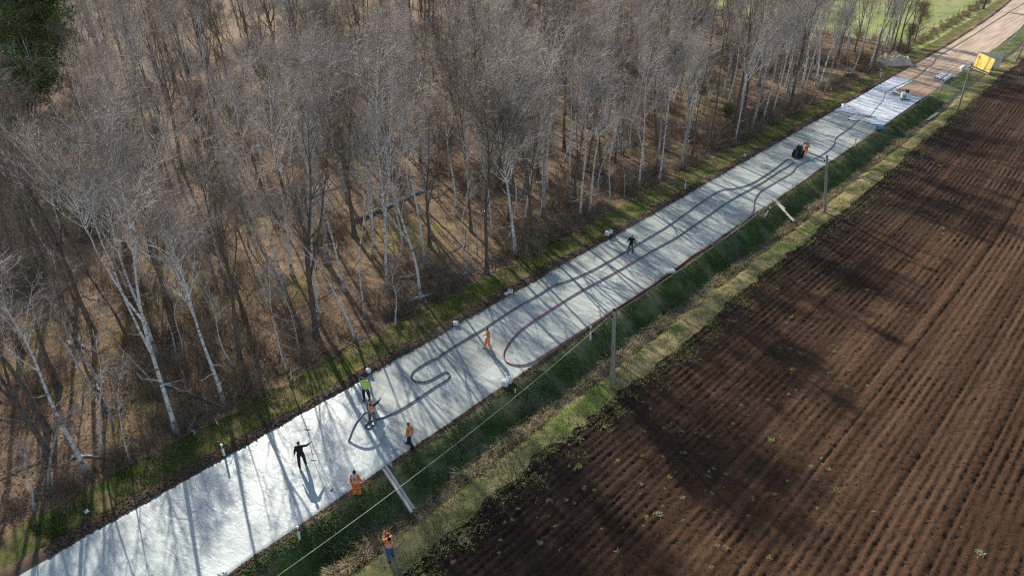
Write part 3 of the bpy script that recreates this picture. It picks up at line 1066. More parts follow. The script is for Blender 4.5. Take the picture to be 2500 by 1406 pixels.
# pale limp grass low on the bank
mb = MB()
X, Y = field_mask(*scatter(14000, lambda y: B_SR(y) * 0.5 + B_D1(y) * 0.5, lambda y: B_D1(y) + 0.2, 6, 118), 1.6, 36, 0.1)
mb.add(*blades(gg, X, Y, gg.uniform(0.2, 0.5, len(X)), 0.009, (0.9, 1.45), 0.3, dirv=np.zeros(len(X))))
tag(mb.build('dry_grass', [island('limp_grass', [(0.1, (0.05, 0.06, 0.03)), (0.6, (0.13, 0.13, 0.07)), (0.95, (0.27, 0.24, 0.15))])]), kind='stuff',
    label='limp pale dead grass low on the ditch bank', cat='dry grass')
# reeds
mb = MB()
for j in range(760):
    u = gg.uniform()
    cy = 5 + 98 * u ** 1.3
    if vnoise(cy, 2.0, 4.5, 37) < -0.4: continue
    cx = float(B_D2(cy)) + gg.normal() * 0.26 - 0.12
    n = int(gg.integers(14, 46))
    X = cx + gg.normal(size=n) * 0.16; Y = cy + gg.normal(size=n) * 0.2
    hh = gg.uniform(0.35, 1.15) * gg.uniform(0.5, 1.15, n)
    dv = np.full(n, gg.uniform(0, 6.28)) if gg.uniform() < 0.5 else gg.uniform(0, 6.28, n)
    mb.add(*blades(gg, X, Y, hh, 0.016, (0.05, 1.0), 0.9, dirv=dv))
X, Y = scatter(16000, lambda y: B_D1(y) - .25, lambda y: B_D2(y) + .3, 4, 122)
mb.add(*blades(gg, X, Y, gg.uniform(0.1, 0.4, len(X)), 0.013, (0.6, 1.45), 0.5))
tag(mb.build('reeds', [STRAW]), kind='stuff', label='dry broken straw-coloured reeds along the bottom of the ditch', cat='reeds')


def lumps(g, X, Y, s, flat=0.7, sink=0.25):
    n = len(X)
    c = np.array([[-1, -1, -1], [1, -1, -1], [1, 1, -1], [-1, 1, -1], [-1, -1, 1], [1, -1, 1], [1, 1, 1], [-1, 1, 1]], float) * 0.58
    V = c[None] * (1 + g.uniform(-0.4, 0.4, (n, 8, 3)))
    V[..., 2] *= flat
    a = g.uniform(0, 6.28, n)
    R_ = np.zeros((n, 3, 3)); R_[:, 0, 0] = np.cos(a); R_[:, 0, 1] = -np.sin(a); R_[:, 1, 0] = np.sin(a); R_[:, 1, 1] = np.cos(a); R_[:, 2, 2] = 1
    V = np.einsum('nij,nkj->nki', R_, V) * s[:, None, None]
    V += np.stack([X, Y, ground(X, Y) + s * sink], -1)[:, None, :]
    q = np.array([[0, 3, 2, 1], [4, 5, 6, 7], [0, 1, 5, 4], [1, 2, 6, 5], [2, 3, 7, 6], [3, 0, 4, 7]])
    return V.reshape(-1, 3), (q[None] + (np.arange(n) * 8)[:, None, None]).reshape(-1, 4)


def s_of(n, a, b): return a + (b - a) * gg.uniform(0, 1, n) ** 3


X, Y = scatter(26000, lambda y: B_FL(y) + 0.1, cc(5), 8, 95, 1.6)
mb = MB().add(*lumps(gg, X, Y, s_of(len(X), 0.018, 0.06)))
X, Y = scatter(7000, lambda y: B_FL(y), lambda y: B_FL(y) + 1.6, 8, 130, 1.5)
mb.add(*lumps(gg, X, Y, s_of(len(X), 0.02, 0.065)))
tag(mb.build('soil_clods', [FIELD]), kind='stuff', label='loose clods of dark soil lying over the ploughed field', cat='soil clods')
X, Y = scatter(9000, lambda y: B_SL(y) - 0.1, lambda y: B_RL(y) + 0.05, 2, 120, 1.5)
mb = MB().add(*lumps(gg, X, Y, s_of(len(X), 0.03, 0.11)))
X, Y = scatter(5000, lambda y: B_RR(y) + 0.02, lambda y: B_SR(y) + 0.1, 5, 120, 1.5)
mb.add(*lumps(gg, X, Y, s_of(len(X), 0.025, 0.09)))
tag(mb.build('soil_lumps', [SOIL]), kind='stuff', label='brown soil lumps scraped up along both road edges', cat='soil')
# leaves and sticks on the wood floor
n = 26000
X = -36.5 - gg.uniform(0, 1, n) ** 1.6 * 60
Y = gg.uniform(0, 1, n) ** 1.2 * 140
LEAF = island('fallen_leaves', [(0.1, (0.09, 0.05, 0.03)), (0.5, (0.27, 0.16, 0.095)), (0.95, (0.5, 0.36, 0.25))], 0.8)
sz = gg.uniform(0.05, 0.11, n)
mb = MB().add(*blades(gg, X, Y, sz * 1.6, sz * 0.5, (0.9, 1.5), 0.1, z0=ground(X, Y) + 0.02))
tag(mb.build('fallen_leaves', [LEAF]), kind='stuff', label='brown dead leaves covering the floor of the wood', cat='fallen leaves')
mb = MB()
n = 2800
X = -36.5 - gg.uniform(0, 1, n) ** 1.5 * 75
Y = gg.uniform(0, 150, n)
a = gg.uniform(0, 3.14, n); L = 0.4 + 3.2 * gg.uniform(0, 1, n) ** 3
K = 4
pt = np.zeros((n, K, 3))
for k in range(K):
    s = (k / (K - 1) - 0.5)
    pt[:, k, 0] = X + np.cos(a) * L * s + gg.normal(size=n) * 0.03 * L
    pt[:, k, 1] = Y + np.sin(a) * L * s + gg.normal(size=n) * 0.03 * L
    pt[:, k, 2] = ground(pt[:, k, 0], pt[:, k, 1]) + 0.05 + gg.uniform(0, 0.12, n)
rd = (0.012 + 0.012 * L)[:, None] * np.linspace(1, 0.4, K)[None]
mb.add(*tubes(pt, rd, 5))
tag(mb.build('fallen_branches', [WOOD]), kind='stuff', label='dead twigs and branches strewn over the leaf litter', cat='fallen branches')

# logs
LOGS = [((862, 538), (930, 512), .22, 'thick grey log lying between two birches in the middle of the wood'),
        ((933, 509), (1067, 446), .14, 'long pale fallen trunk running uphill to the right in the wood'),
        ((949, 675), (1144, 661), .10, 'long thin fallen birch lying level near the wood edge'),
        ((975, 739), (1099, 698), .13, 'fallen birch trunk nearest the verge, behind the two canister boxes'),
        ((1202, 618), (1240, 632), .10, 'short pale log at the foot of the fan-crowned birch'),
        ((1208, 638), (1242, 652), .08, 'thin broken log beside the thick grey stem'),
        ((164, 833), (215, 853), .09, 'short white broken branch lying in a sunny patch at the left'),
        ((403, 935), (547, 990), .09, 'thin pale fallen stem ending at the foot of the fan-limbed birch'),
        ((173, 1107), (251, 1110), .08, 'pale fallen pole lying level beside the crooked birch'),
        ((459, 1040), (479, 1061), .07, 'short white stick lying left of the guide post'),
        ((223, 896), (246, 951), .12, 'broken stub of a birch leaning in the leaf litter'),
        ((2060, 185), (2090, 182), .3, 'dark old log among the last trees before the sand heap')]
for (a, b, r, lab) in LOGS:
    A, B_ = P(*a), P(*b)
    n = 9
    t = np.linspace(0, 1, n)[:, None]
    pp = A * (1 - t) + B_ * t
    pp[:, :2] += gg.normal(size=(n, 2)) * 0.06
    pp[:, 2] = ground(pp[:, 0], pp[:, 1]) + r * 0.8
    o = MB().tube(pp, r * np.linspace(1, 0.6, n), 9)
    lg = o.build('fallen_log', [BIRCH if r < 0.2 else BARK, BIRCH])
    tag(lg, label=lab, cat='log')

# weeds on the field: each one a plant
WEEDM = [island('weed_leaves', [(0.1, (0.12, 0.16, 0.03)), (0.5, (0.33, 0.36, 0.08)), (0.9, (0.62, 0.56, 0.26))], 0.6),
         island('pale_weed_leaves', [(0.1, (0.2, 0.19, 0.1)), (0.9, (0.5, 0.46, 0.3))], 0.7)]
WE = []
for i in range(6):
    g = np.random.default_rng(i + 60)
    n = 60
    V, F = blades(g, g.normal(size=n) * 0.07, g.normal(size=n) * 0.07, g.uniform(0.04, 0.17, n), 0.013, (0.2, 1.4), 0.6, z0=np.zeros(n))
    WE.append(rawmesh('weed', V, F, [WEEDM[1 if i == 5 else 0]]))
k = 0
while k < 285:
    yy = 12 + 100 * gy.random() ** 1.35
    xx = gy.uniform(-18.6, 3)
    d = vnoise(xx, yy, 6, 71) + (0.45 if xx < -8 else -0.25)
    if d < gy.uniform(-0.2, 0.7): continue
    px, py, _ = Q(xx, yy, 0)
    if not (0 < px < 2500 and py < 1406): continue
    m = gy.choice([0, 1, 2, 3, 4, 5, 5])
    o = link('weed', WE[m], None, (xx, yy, float(ground(xx, yy))))
    s = gy.uniform(0.35, 0.95) * (1.5 if gy.random() < 0.12 else 0.9)
    o.scale = (s, s, s)
    o.rotation_euler = (0, 0, gy.uniform(0, 6.28))
    tag(o, label=('pale dead weed tuft on the ploughed field ' if m == 5 else 'small yellow-green weed tuft on the ploughed field ') +
        ('near the verge' if xx < -13 else 'between the verge and the wheel tracks' if xx < -7 else 'among the wheel tracks'),
        cat='weed', group='weeds scattered over the ploughed field')
    k += 1

# ------------------------------------------------------------------ people
def loft(pts, rx, ry, side=(1, 0, 0), S=14):
    pts = np.asarray(pts, float)
    n = len(pts)
    rx = np.asarray(rx, float) * np.ones(n); ry = np.asarray(ry, float) * np.ones(n)
    T = np.gradient(pts, axis=0)
    T /= np.linalg.norm(T, axis=1, keepdims=True) + 1e-9
    side = np.asarray(side, float)
    B_ = np.cross(T, side[None]); B_ /= np.linalg.norm(B_, axis=1, keepdims=True) + 1e-9
    A = np.cross(B_, T)
    pts = np.concatenate([pts[:1], pts, pts[-1:]]); A = np.concatenate([A[:1], A, A[-1:]]); B_ = np.concatenate([B_[:1], B_, B_[-1:]])
    rx = np.concatenate([rx[:1] * .02, rx, rx[-1:] * .02]); ry = np.concatenate([ry[:1] * .02, ry, ry[-1:] * .02])
    a = np.arange(S) * 2 * np.pi / S
    V = pts[:, None] + A[:, None] * (rx[:, None, None] * np.cos(a)[None, :, None]) + B_[:, None] * (ry[:, None, None] * np.sin(a)[None, :, None])
    K = len(pts)
    k = np.arange(K - 1)[:, None]; s = np.arange(S)[None]
    F = np.stack([k * S + s, k * S + (s + 1) % S, (k + 1) * S + (s + 1) % S, (k + 1) * S + s], -1).reshape(-1, 4)
    # closed ends
    return V.reshape(-1, 3), np.concatenate([F, [[0, 0, 0, 0]]])[:-1]


def ball(c, r, S=10):
    c = np.asarray(c, float); r = np.asarray(r, float) * np.ones(3)
    ph = np.linspace(-1.45, 1.45, 8)
    pts = np.stack([0 * ph, 0 * ph, np.sin(ph)], -1)
    V, F = loft(pts, np.cos(ph), np.cos(ph), S=S)
    return V * r + c, F


def ik(sh, tg, l1, l2, pole):
    sh, tg, pole = [np.asarray(v, float) for v in (sh, tg, pole)]
    d = tg - sh
    L = np.linalg.norm(d)
    if L > (l1 + l2) * 0.985:
        d *= (l1 + l2) * 0.985 / L; L = (l1 + l2) * 0.985
    tg = sh + d
    u = d / L
    x = (l1 ** 2 - l2 ** 2 + L ** 2) / (2 * L)
    y = math.sqrt(max(l1 ** 2 - x ** 2, 0))
    p = pole - (pole @ u) * u
    p /= np.linalg.norm(p) + 1e-9
    return sh + u * x + p * y, tg


CL = {}


def cloth(name, c, var=0.12, rough=0.8):
    if name not in CL: CL[name] = plain(name, c, rough, 0.15, var, 9, bmp=0.01)
    return CL[name]


SKIN = plain('skin', (0.5, 0.3, 0.22), 0.55, 0.35, 0.06)
HAIRD = plain('dark_hair', (0.035, 0.022, 0.015), 0.6, 0.3, 0.3, 30)
HAIRL = plain('brown_hair', (0.12, 0.075, 0.045), 0.6, 0.3, 0.3, 30)
ORANGE = cloth('orange_hi_vis', (1.0, 0.2, 0.016))
YELLOW = cloth('yellow_hi_vis', (0.62, 0.85, 0.06))
BLACKC = cloth('black_cloth', (0.022, 0.022, 0.028))
NAVY = cloth('navy_cloth', (0.018, 0.025, 0.055))
GREYC = cloth('grey_work_cloth', (0.10, 0.10, 0.11))
DENIM = cloth('blue_denim', (0.05, 0.13, 0.32))
WHITEC = cloth('light_hood', (0.55, 0.56, 0.58))
REFL = plain('reflective_tape', (0.72, 0.66, 0.66), 0.4, 0.6, 0.05)
BOOTM = cloth('dark_boots', (0.035, 0.03, 0.028))
BOOTW = cloth('mortar_boots', (0.25, 0.25, 0.24))


def mesh_part(name, lofts, mat_, parent, voxel, smooth_it=3):
    mb = MB()
    for V, F in lofts: mb.add(V, F)
    o = mb.build(name, [mat_], parent, smooth=True)
    r = o.modifiers.new('remesh', 'REMESH'); r.mode = 'VOXEL'; r.voxel_size = voxel; r.use_smooth_shade = True
    if smooth_it:
        s = o.modifiers.new('smooth', 'SMOOTH'); s.iterations = smooth_it; s.factor = 0.5
    return o


def person(px, z, face, label, jacket, trousers, boots=BOOTM, hair=HAIRD, tall=1.8, la=None, ra=None, stride=0.0, vest=None,
           bands=True, leg_bands=False, hood=None, bend=0.0, headdown=0.15, fingers='relaxed', world_l=None, world_r=None):
    base = P(*px, z) if len(px) == 2 else np.array([px[0], px[1], z])
    rz = R(face)
    c, s = math.cos(rz), math.sin(rz)
    k = tall / 1.8

    def loc(wp):
        d = (np.asarray(wp, float) - base)
        return np.array([d[0] * c + d[1] * s, -d[0] * s + d[1] * c, d[2]]) / k
    st = stride
    up = lambda x, y, z_: np.array([x, y + bend * max(0, z_ - 0.95) + 0.0, z_ - 0.25 * bend * max(0, z_ - 0.95)])
    hips = {1: np.array([.095, 0, .93]), -1: np.array([-.095, 0, .93])}
    ank = {1: np.array([.15, st * .5, .09]), -1: np.array([-.15, -st * .5, .09 + 0.06 * min(1, abs(st))])}
    knee = {q: (hips[q] + ank[q]) / 2 + np.array([0.012 * q, .035 + 0.12 * abs(st) * (q < 0), 0]) for q in (1, -1)}
    sh = {q: up(.185 * q, 0, 1.44) for q in (1, -1)}
    arm = {}
    for q, tgt, wt in ((1, ra, world_r), (-1, la, world_l)):
        tg = loc(wt) if wt is not None else (np.array(tgt) if tgt is not None else np.array([.27 * q, .05 + st * -.35 * q, .86]))
        arm[q] = ik(sh[q], tg, .29, .27, np.array([.35 * q, -.6, -.75]))
    hc = up(0, 0.015, 1.665); hc[1] += headdown * 0.12
    L = []
    tz = [.86, .93, 1.02, 1.12, 1.24, 1.36, 1.45, 1.50, 1.55]
    trx = [.155, .168, .15, .142, .158, .172, .15, .075, .055]
    tryy = [.105, .115, .10, .095, .105, .11, .09, .06, .055]
    L.append(loft([up(0, 0, a) for a in tz], trx, tryy))
    L.append(loft([up(0, 0, 1.48), up(0, 0.005, 1.58), hc - [0, 0, .05]], [.058, .052, .055], [.058, .055, .06]))
    hz = np.linspace(-1, 1, 9)
    L.append(loft([hc + [0, .012 * -(a) * 0.6, a * .118] for a in hz], [.03, .055, .066, .073, .077, .078, .074, .06, .028], [.035, .07, .084, .09, .096, .1, .097, .078, .035]))
    L.append(ball(hc + [0, .1, -.018], (.014, .022, .022)))
    for q in (1, -1): L.append(ball(hc + [.078 * q, -.005, -.01], (.012, .02, .03)))
    for q in (1, -1):
        e, wr = arm[q]
        L.append(loft([sh[q], sh[q] * .5 + e * .5, e, e * .45 + wr * .55, wr], [.056, .05, .042, .04, .028], [.056, .05, .042, .038, .024], side=(0.3, 0.2, 0.93)))
        d = wr - e; d /= np.linalg.norm(d)
        sd = np.cross(d, [0, 0, 1.0]) if abs(d[2]) < .9 else np.array([0, 1.0, 0])
        sd /= np.linalg.norm(sd)
        nrm = np.cross(d, sd)
        pc = wr + d * .085
        L.append(loft([wr - d * .01, wr + d * .04, pc], [.026, .042, .042], [.02, .017, .015], side=sd))
        fl = [.062, .074, .078, .068]
        for fi in range(4):
            o_ = sd * (-.033 + .022 * fi)
            p0 = pc - d * .012 + o_
            curl = nrm * -.02 if fingers == 'relaxed' else nrm * -.045
            p1 = p0 + d * fl[fi] * .5 + curl * .5; p2 = p1 + d * fl[fi] * .4 + curl * 1.1
            L.append(loft([p0, p1, p2], [.0098, .009, .008], [.0098, .009, .008], side=sd, S=8))
        th = wr + d * .03 - sd * .03
        L.append(loft([th, th - sd * .03 + d * .03 + nrm * -.008, th - sd * .036 + d * .062 + nrm * -.02], [.014, .011, .009], [.014, .011, .009], side=nrm, S=8))
        hp, kn, an = hips[q], knee[q], ank[q]
        L.append(loft([hp + [0, 0, .03], hp * .6 + kn * .4, kn, kn * .6 + an * .4, an], [.088, .08, .056, .054, .036], [.095, .085, .06, .06, .042]))
        L.append(loft([an + [0, -.06, -.05], an + [0, .03, -.045], an + [0, .12, -.06], an + [0, .18, -.068]], [.036, .042, .046, .03], [.035, .04, .026, .018]))
    body = mesh_part('person', L, SKIN, None, 0.0085, 2)
    body.location = base.tolist(); body.rotation_euler = (0, 0, rz); body.scale = (k, k, k)
    tag(body, label=label, cat='person')
    # clothing
    def torso(g0, g1, inf):
        zz = [a for a in np.linspace(g0, g1, 9)]
        return loft([up(0, 0, a) for a in zz], [np.interp(a, tz, trx) + inf for a in zz], [np.interp(a, tz, tryy) + inf for a in zz], S=18)
    J = [torso(.86, 1.49, .03)]
    for q in (1, -1):
        e, wr = arm[q]
        J.append(loft([sh[q] - [.05 * q, 0, 0], sh[q], sh[q] * .5 + e * .5, e, e * .45 + wr * .55, wr * .96 + e * .04], [.07, .076, .07, .062, .057, .046], [.07, .076, .07, .062, .056, .044], side=(0.3, 0.2, 0.93)))
    J.append(loft([up(0, 0, 1.44), up(0, -.005, 1.54)], [.10, .075], [.095, .075]))
    jk = mesh_part('jacket', J, vest[1] if vest else jacket, body, 0.016, 4)
    if vest:
        vv = mesh_part('vest', [torso(.98, 1.46, .043)], jacket, body, 0.014, 2)
    Tn = [loft([up(0, 0, .80), up(0, 0, .87), up(0, 0, .95), up(0, 0, 1.03)], [.15, .172, .176, .165], [.10, .122, .125, .115])]
    for q in (1, -1):
        hp, kn, an = hips[q], knee[q], ank[q]
        Tn.append(loft([hp + [0, 0, .02], hp * .6 + kn * .4, kn, kn * .5 + an * .5, an + [0, 0, .03]], [.108, .108, .09, .084, .08], [.115, .11, .094, .09, .086]))
    mesh_part('trousers', Tn, trousers, body, 0.015, 3)
    for q in (1, -1):
        an = ank[q]
        mesh_part('boot', [loft([an + [0, -.075, -.045], an + [0, -.02, -.04], an + [0, .06, -.045], an + [0, .15, -.058], an + [0, .205, -.066]], [.042, .05, .052, .052, .034], [.042, .048, .04, .032, .022]),
                           loft([an + [0, -.01, -.03], an + [0, -.005, .1]], [.052, .056], [.06, .06])], boots, body, 0.012, 2)
    hr = MB()
    V, F = loft([hc + [0, -.018 + .008 * a, .01 + a * .118] for a in np.linspace(-.55, 1, 7)], [.074, .083, .086, .086, .08, .062, .03], [.06, .078, .09, .097, .094, .075, .035])
    mesh_part('hair', [(V, F)], hair, body, 0.012, 2)
    for q in (1, -1):
        V, F = ball(hc + [.03 * q, .088, .012], .011, 8)
        MB().add(V, F).build('eye', [cloth('eye_dark', (0.02, 0.015, 0.012), 0.1, 0.3)], body, smooth=True)
    if hood:
        mesh_part('hood', [loft([up(0, -.075, 1.40), up(0, -.085, 1.48), up(0, -.06, 1.55)], [.08, .115, .08], [.05, .07, .055])], hood, body, 0.013, 2)
    off = .058 if vest else .042
    if bands:
        for bz in (1.02, 1.14):
            V, F = loft([up(0, 0, bz), up(0, 0, bz + .038)], [np.interp(bz, tz, trx) + off] * 2, [np.interp(bz, tz, tryy) + off] * 2, S=20)
            MB().add(V, F).build('reflective_band', [REFL], body, smooth=True)
        for q in (1, -1):
            pts = []
            for sy, zs in ((1, np.linspace(1.08, 1.44, 6)), (-1, np.linspace(1.44, 1.0, 6))):
                for a in zs:
                    rx_ = np.interp(a, tz, trx) + off; ry_ = np.interp(a, tz, tryy) + off
                    pts.append(up(.105 * q, sy * ry_ * math.sqrt(max(0.05, 1 - (.105 / rx_) ** 2)), a))
                if sy == 1: pts.append(up(.11 * q, 0, 1.535))
            V, F = loft(pts, .018, .007, side=(1, 0, 0), S=8)
            MB().add(V, F).build('reflective_band', [REFL], body, smooth=True)
        if not vest:
            for q in (1, -1):
                e, wr = arm[q]
                d = wr - e
                V, F = loft([e + d * .32, e + d * .52], [.066, .064], [.066, .064], side=(0.3, 0.2, 0.93))
                MB().add(V, F).build('reflective_band', [REFL], body, smooth=True)
    if leg_bands:
        for q in (1, -1):
            for f in (.72, .5):
                kn, an = knee[q], ank[q]
                a_ = kn * f + an * (1 - f)
                V, F = loft([a_, a_ + (an - kn) * .13], [.084, .083], [.088, .087])
                MB().add(V, F).build('reflective_band', [cloth('pink_tape', (0.85, 0.5, 0.5), 0.05, 0.4)], body, smooth=True)
    return body, base, arm


# 1 man in black smoothing the wet mortar with a long-handled float
C1 = P(765, 1121, 0.03)
h1, l1 = tip(C1, 750.6, 1048.8)
POLE_TOP = C1 + CAMR * l1 + np.array([0, 0, h1])
hand1 = C1 + (POLE_TOP - C1) * 0.56
person((739, 1137), 0.02, 52, 'man in black with one arm raised, holding a long pole on the wet mortar', BLACKC, cloth('slate_trousers', (0.03, 0.035, 0.05)),
       bands=False, hair=HAIRL, world_r=hand1, la=(-.30, .02, .88), stride=0.25, tall=1.84, fingers='grip')
e = MB().tube([C1 + [0, 0, .03], C1 + (POLE_TOP - C1) * .5, POLE_TOP], .016, 8)
o = e.build('float_pole', [plain('grey_metal', (0.25, 0.26, 0.27), 0.4, 0.5, 0.1, metal=0.6)])
tag(o, label='long thin pole with a cross bar held upright by the man in black', cat='pole')
b = MB().box(POLE_TOP, (0.3, 0.05, 0.05), rz=AZ); b.build('cross_bar', [BLACKC], o)
b = MB().box(C1 + [0, 0, 0.015], (0.3, 0.08, 0.03), rz=0.5); b.build('float_blade', [REFL], o)
# 2
p2, base2, arm2 = person((873, 1209), -0.05, 42, 'worker in full orange suit with light hood at the road edge, seen from behind', ORANGE, ORANGE, hood=WHITEC, leg_bands=True,
       world_r=P(886, 1172, 1.0), world_l=P(858, 1183, 0.85), tall=1.84, hair=HAIRD, fingers='grip')
tA, tB = P(810, 1194, 0.05), P(889, 1171, 1.02)
o = MB().tube([tA, tB], .015, 8).build('rake_pole', [REFL])
tag(o, label='pale rake handle held low over the mortar by the hooded orange worker', cat='rake')
MB().box(tA, (0.05, 0.22, 0.03), rz=0.3).build('rake_head', [cloth('dark_tool', (0.05, 0.05, 0.05))], o)
# 3
person((1003, 1090), 0.0, 112, 'man in orange jacket and navy trousers walking left at the right road edge', ORANGE, NAVY, stride=0.5, tall=1.84, hair=HAIRL,
       la=(-.26, .18, .88), ra=(.26, -.05, .88))
# 4
HOSEHAND = P(899, 1006, 1.0)
person((911, 1033), 0.0, 205, 'worker in orange vest over black, pointing with one arm and holding the hose end', ORANGE, cloth('dusty_trousers', (0.13, 0.125, 0.13)),
       vest=(1, BLACKC), world_l=P(935, 968, 1.55), world_r=HOSEHAND, stride=0.2, tall=1.82, boots=BOOTW, hair=HAIRL, fingers='grip')
# 5
person((896, 975), 0.0, 215, 'man in bright yellow-green jacket standing at the soil edge with hands in pockets', YELLOW, NAVY, la=(-.2, .08, .93), ra=(.2, .08, .93), tall=1.86, headdown=.5,
       stride=0.15, hair=HAIRD)
# 6
person((1192, 852), 0.0, 150, 'worker in full orange suit walking on the dry road beside the dark hose', ORANGE, cloth('faded_orange', (0.85, 0.27, 0.1)), leg_bands=False, stride=0.35,
       ra=(.25, .22, 1.02), la=(-.27, .1, .95), tall=1.84, boots=BOOTW, headdown=.6)
# 7
person((1539, 618), 0.0, 195, 'man in black top and grey trousers walking over the hoses', BLACKC, cloth('grey_trousers', (0.12, 0.14, 0.16)), bands=False, stride=0.4,
       la=(-.36, .1, .98), ra=(.36, .05, .98), tall=1.84)
# 8
person((1965, 378), 0.0, 222, 'worker in orange vest and trousers leaning an arm on the compact loader', ORANGE, ORANGE, vest=(1, NAVY), ra=(.62, .02, 1.25), la=(-.3, .05, .9), tall=1.84, stride=0.2)
# 9
person((955, 1364), float(ground(*P(955, 1364, -.2)[:2])), 78, 'man in orange jacket and blue jeans standing on the field verge, hands at his face', ORANGE, DENIM, hood=BLACKC, world_l=None,
       la=(-.08, .3, 1.58), ra=(.10, .3, 1.52), tall=1.84, stride=0.3, hair=HAIRL)

# ------------------------------------------------------------------ hoses
def spline(pts, step=0.12):
    pts = np.asarray(pts, float)
    p = np.concatenate([[2 * pts[0] - pts[1]], pts, [2 * pts[-1] - pts[-2]]])
    out = []
    for i in range(1, len(p) - 2):
        n = max(2, int(np.linalg.norm(p[i + 1] - p[i]) / step))
        for t in np.linspace(0, 1, n, endpoint=False):
            a, b_, c_, d = p[i - 1], p[i], p[i + 1], p[i + 2]
            out.append(0.5 * ((2 * b_) + (c_ - a) * t + (2 * a - 5 * b_ + 4 * c_ - d) * t * t + (3 * b_ - a - 3 * c_ + d) * t ** 3))
    out.append(p[-2])
    return np.array(out)


def rubber(name, c):
    m, t, b = NT(name)
    n = noise(t, 1.2, 5, rough=0.7)
    c = np.array(c)
    setc(t, b, ramp(t, n, [(0.35, tuple(c * 0.6)), (0.65, tuple(c * 1.2 + 0.02))]), 0.5, 0.4)
    return m


HB = rubber('blue_grey_hose', (0.05, 0.075, 0.1))
HR = rubber('red_hose', (0.26, 0.045, 0.06))
HG = rubber('grey_hose', (0.19, 0.2, 0.2))
HP = rubber('dusty_pink_hose', (0.32, 0.21, 0.2))
STEEL = plain('clamp_steel', (0.45, 0.42, 0.4), 0.4, 0.5, 0.3, 20, metal=0.5)


def gnd(pl, r=.065):
    return [P(a, b, r) for a, b in pl]


dark1 = gnd([(1936, 392), (1922, 390), (1905, 402), (1870, 427), (1830, 450), (1790, 461), (1762, 464), (1735, 478), (1700, 502), (1640, 545), (1590, 576)])
dark2 = gnd([(1590, 576), (1540, 606), (1460, 652), (1400, 680), (1350, 698), (1310, 722), (1250, 757), (1180, 802), (1120, 838), (1067, 872)])
dark3 = gnd([(1067, 872), (1040, 886), (1010, 905), (1004, 919), (1014, 930), (1040, 931), (1066, 919), (1086, 908), (1098, 913), (1090, 927), (1060, 945), (1000, 985), (960, 1008), (935, 1019), (915, 1025), (898, 1032), (893, 1041), (898, 1046), (908, 1042), (914, 1034)])
arc = [P(914, 1034, .07), P(915, 1024, .35), P(910, 1011, .85), HOSEHAND, P(888, 1011, 1.02), P(873, 1029, .86), P(861, 1052, .5), P(852, 1077, .04)]
d4 = gnd([(1940, 395), (1925, 405), (1900, 420), (1860, 446), (1830, 463), (1790, 485), (1755, 508), (1700, 546), (1650, 580), (1600, 607)])
red = gnd([(1600, 607), (1545, 640), (1470, 682), (1400, 720), (1330, 765), (1280, 798), (1250, 827), (1233, 852), (1229, 870), (1238, 884), (1262, 891), (1292, 887), (1325, 868), (1400, 820), (1490, 762), (1560, 718), (1620, 678), (1655, 652), (1695, 622), (1740, 597)])
grey1 = gnd([(1740, 597), (1785, 570), (1815, 543), (1834, 524), (1840, 505), (1842, 488), (1858, 466), (1900, 441), (1932, 422), (1944, 407), (1962, 397), (1995, 384), (2022, 367), (2037, 350), (2041, 336), (2075, 312), (2100, 290), (2122, 285), (2140, 264), (2157, 243), (2161, 226)])
pink = gnd([(2161, 226), (2190, 211), (2225, 195), (2250, 178), (2262, 165), (2276, 157), (2285, 142), (2300, 132), (2340, 108), (2380, 83), (2440, 45), (2520, -5)])


def hose(segs, mats, label, rad=.046):
    root = empty('hose', segs[0][0], label=label, cat='hose')
    base = np.array(segs[0][0])
    for i, s in enumerate(segs):
        sp = spline(s)
        MB().tube(sp - base, rad * (1.5 if mats[i] is HG else 1), 10).build('hose_length', [mats[i]], root, smooth=True)
        if i < len(segs) - 1:
            d = sp[-1] - sp[-2]; d /= np.linalg.norm(d)
            q = sp[-1] - base
            cb = MB().tube([q - d * .16, q + d * .16], rad * 1.35, 12)
            cb.box(q + [0.09, 0.02, .06], (.1, .06, .05)).box(q + [-0.08, -0.05, .05], (.06, .12, .04), rz=.4)
            cb.build('coupling', [STEEL], root)
    return root


hose([dark1, dark2, dark3, arc], [HB, HB, HB, HG], 'dark blue-grey hose running from the loader to the pointing worker')
hose([d4, red, grey1, pink], [HB, HR, HP, HP], 'long hose with a wide red loop, then pinkish up to the far dirt road')

# ------------------------------------------------------------------ things beside the road
WPL = plain('white_plastic', (0.78, 0.79, 0.8), 0.45, 0.5, 0.05)
DARKM = plain('black_plastic', (0.02, 0.02, 0.022), 0.5, 0.4, 0.2)
CONC = plain('pale_concrete', (0.42, 0.42, 0.4), 0.85, 0.2, 0.15, 8, bmp=0.01)
WOODP = m_bark('weathered_pole', (0.2, 0.18, 0.15), (0.42, 0.38, 0.32))


def guide_post(foot, top, lab, z=0.0):
    b = P(*foot, z)
    b[2] = float(ground(b[0], b[1])) - .03
    h, l = tip(b, *top)
    h = max(h, .35)
    r = empty('guide_post', b, label=lab, cat='guide post')
    d = CAMR * l + np.array([0, 0, h]); n = d / np.linalg.norm(d); H_ = np.linalg.norm(d)
    def seg(a, c, w1, w2):
        pts = np.linspace(a, c, 4)[:, None] * n[None] * H_
        V, F = loft(pts, w1, w2, side=(CA, SA, 0), S=8)
        return MB().add(V, F)
    seg(0, .68, .07, .05).build('shaft', [WPL], r)
    seg(.68, .86, .073, .053).build('black_band', [DARKM], r)
    seg(.86, 1.0, .07, .05).build('head', [WPL], r)
    p = n * H_ * .78
    MB().box(p + np.array([-SA, CA, 0]) * -.055, (.05, .01, .14), rz=AZ).build('reflector', [REFL], r)


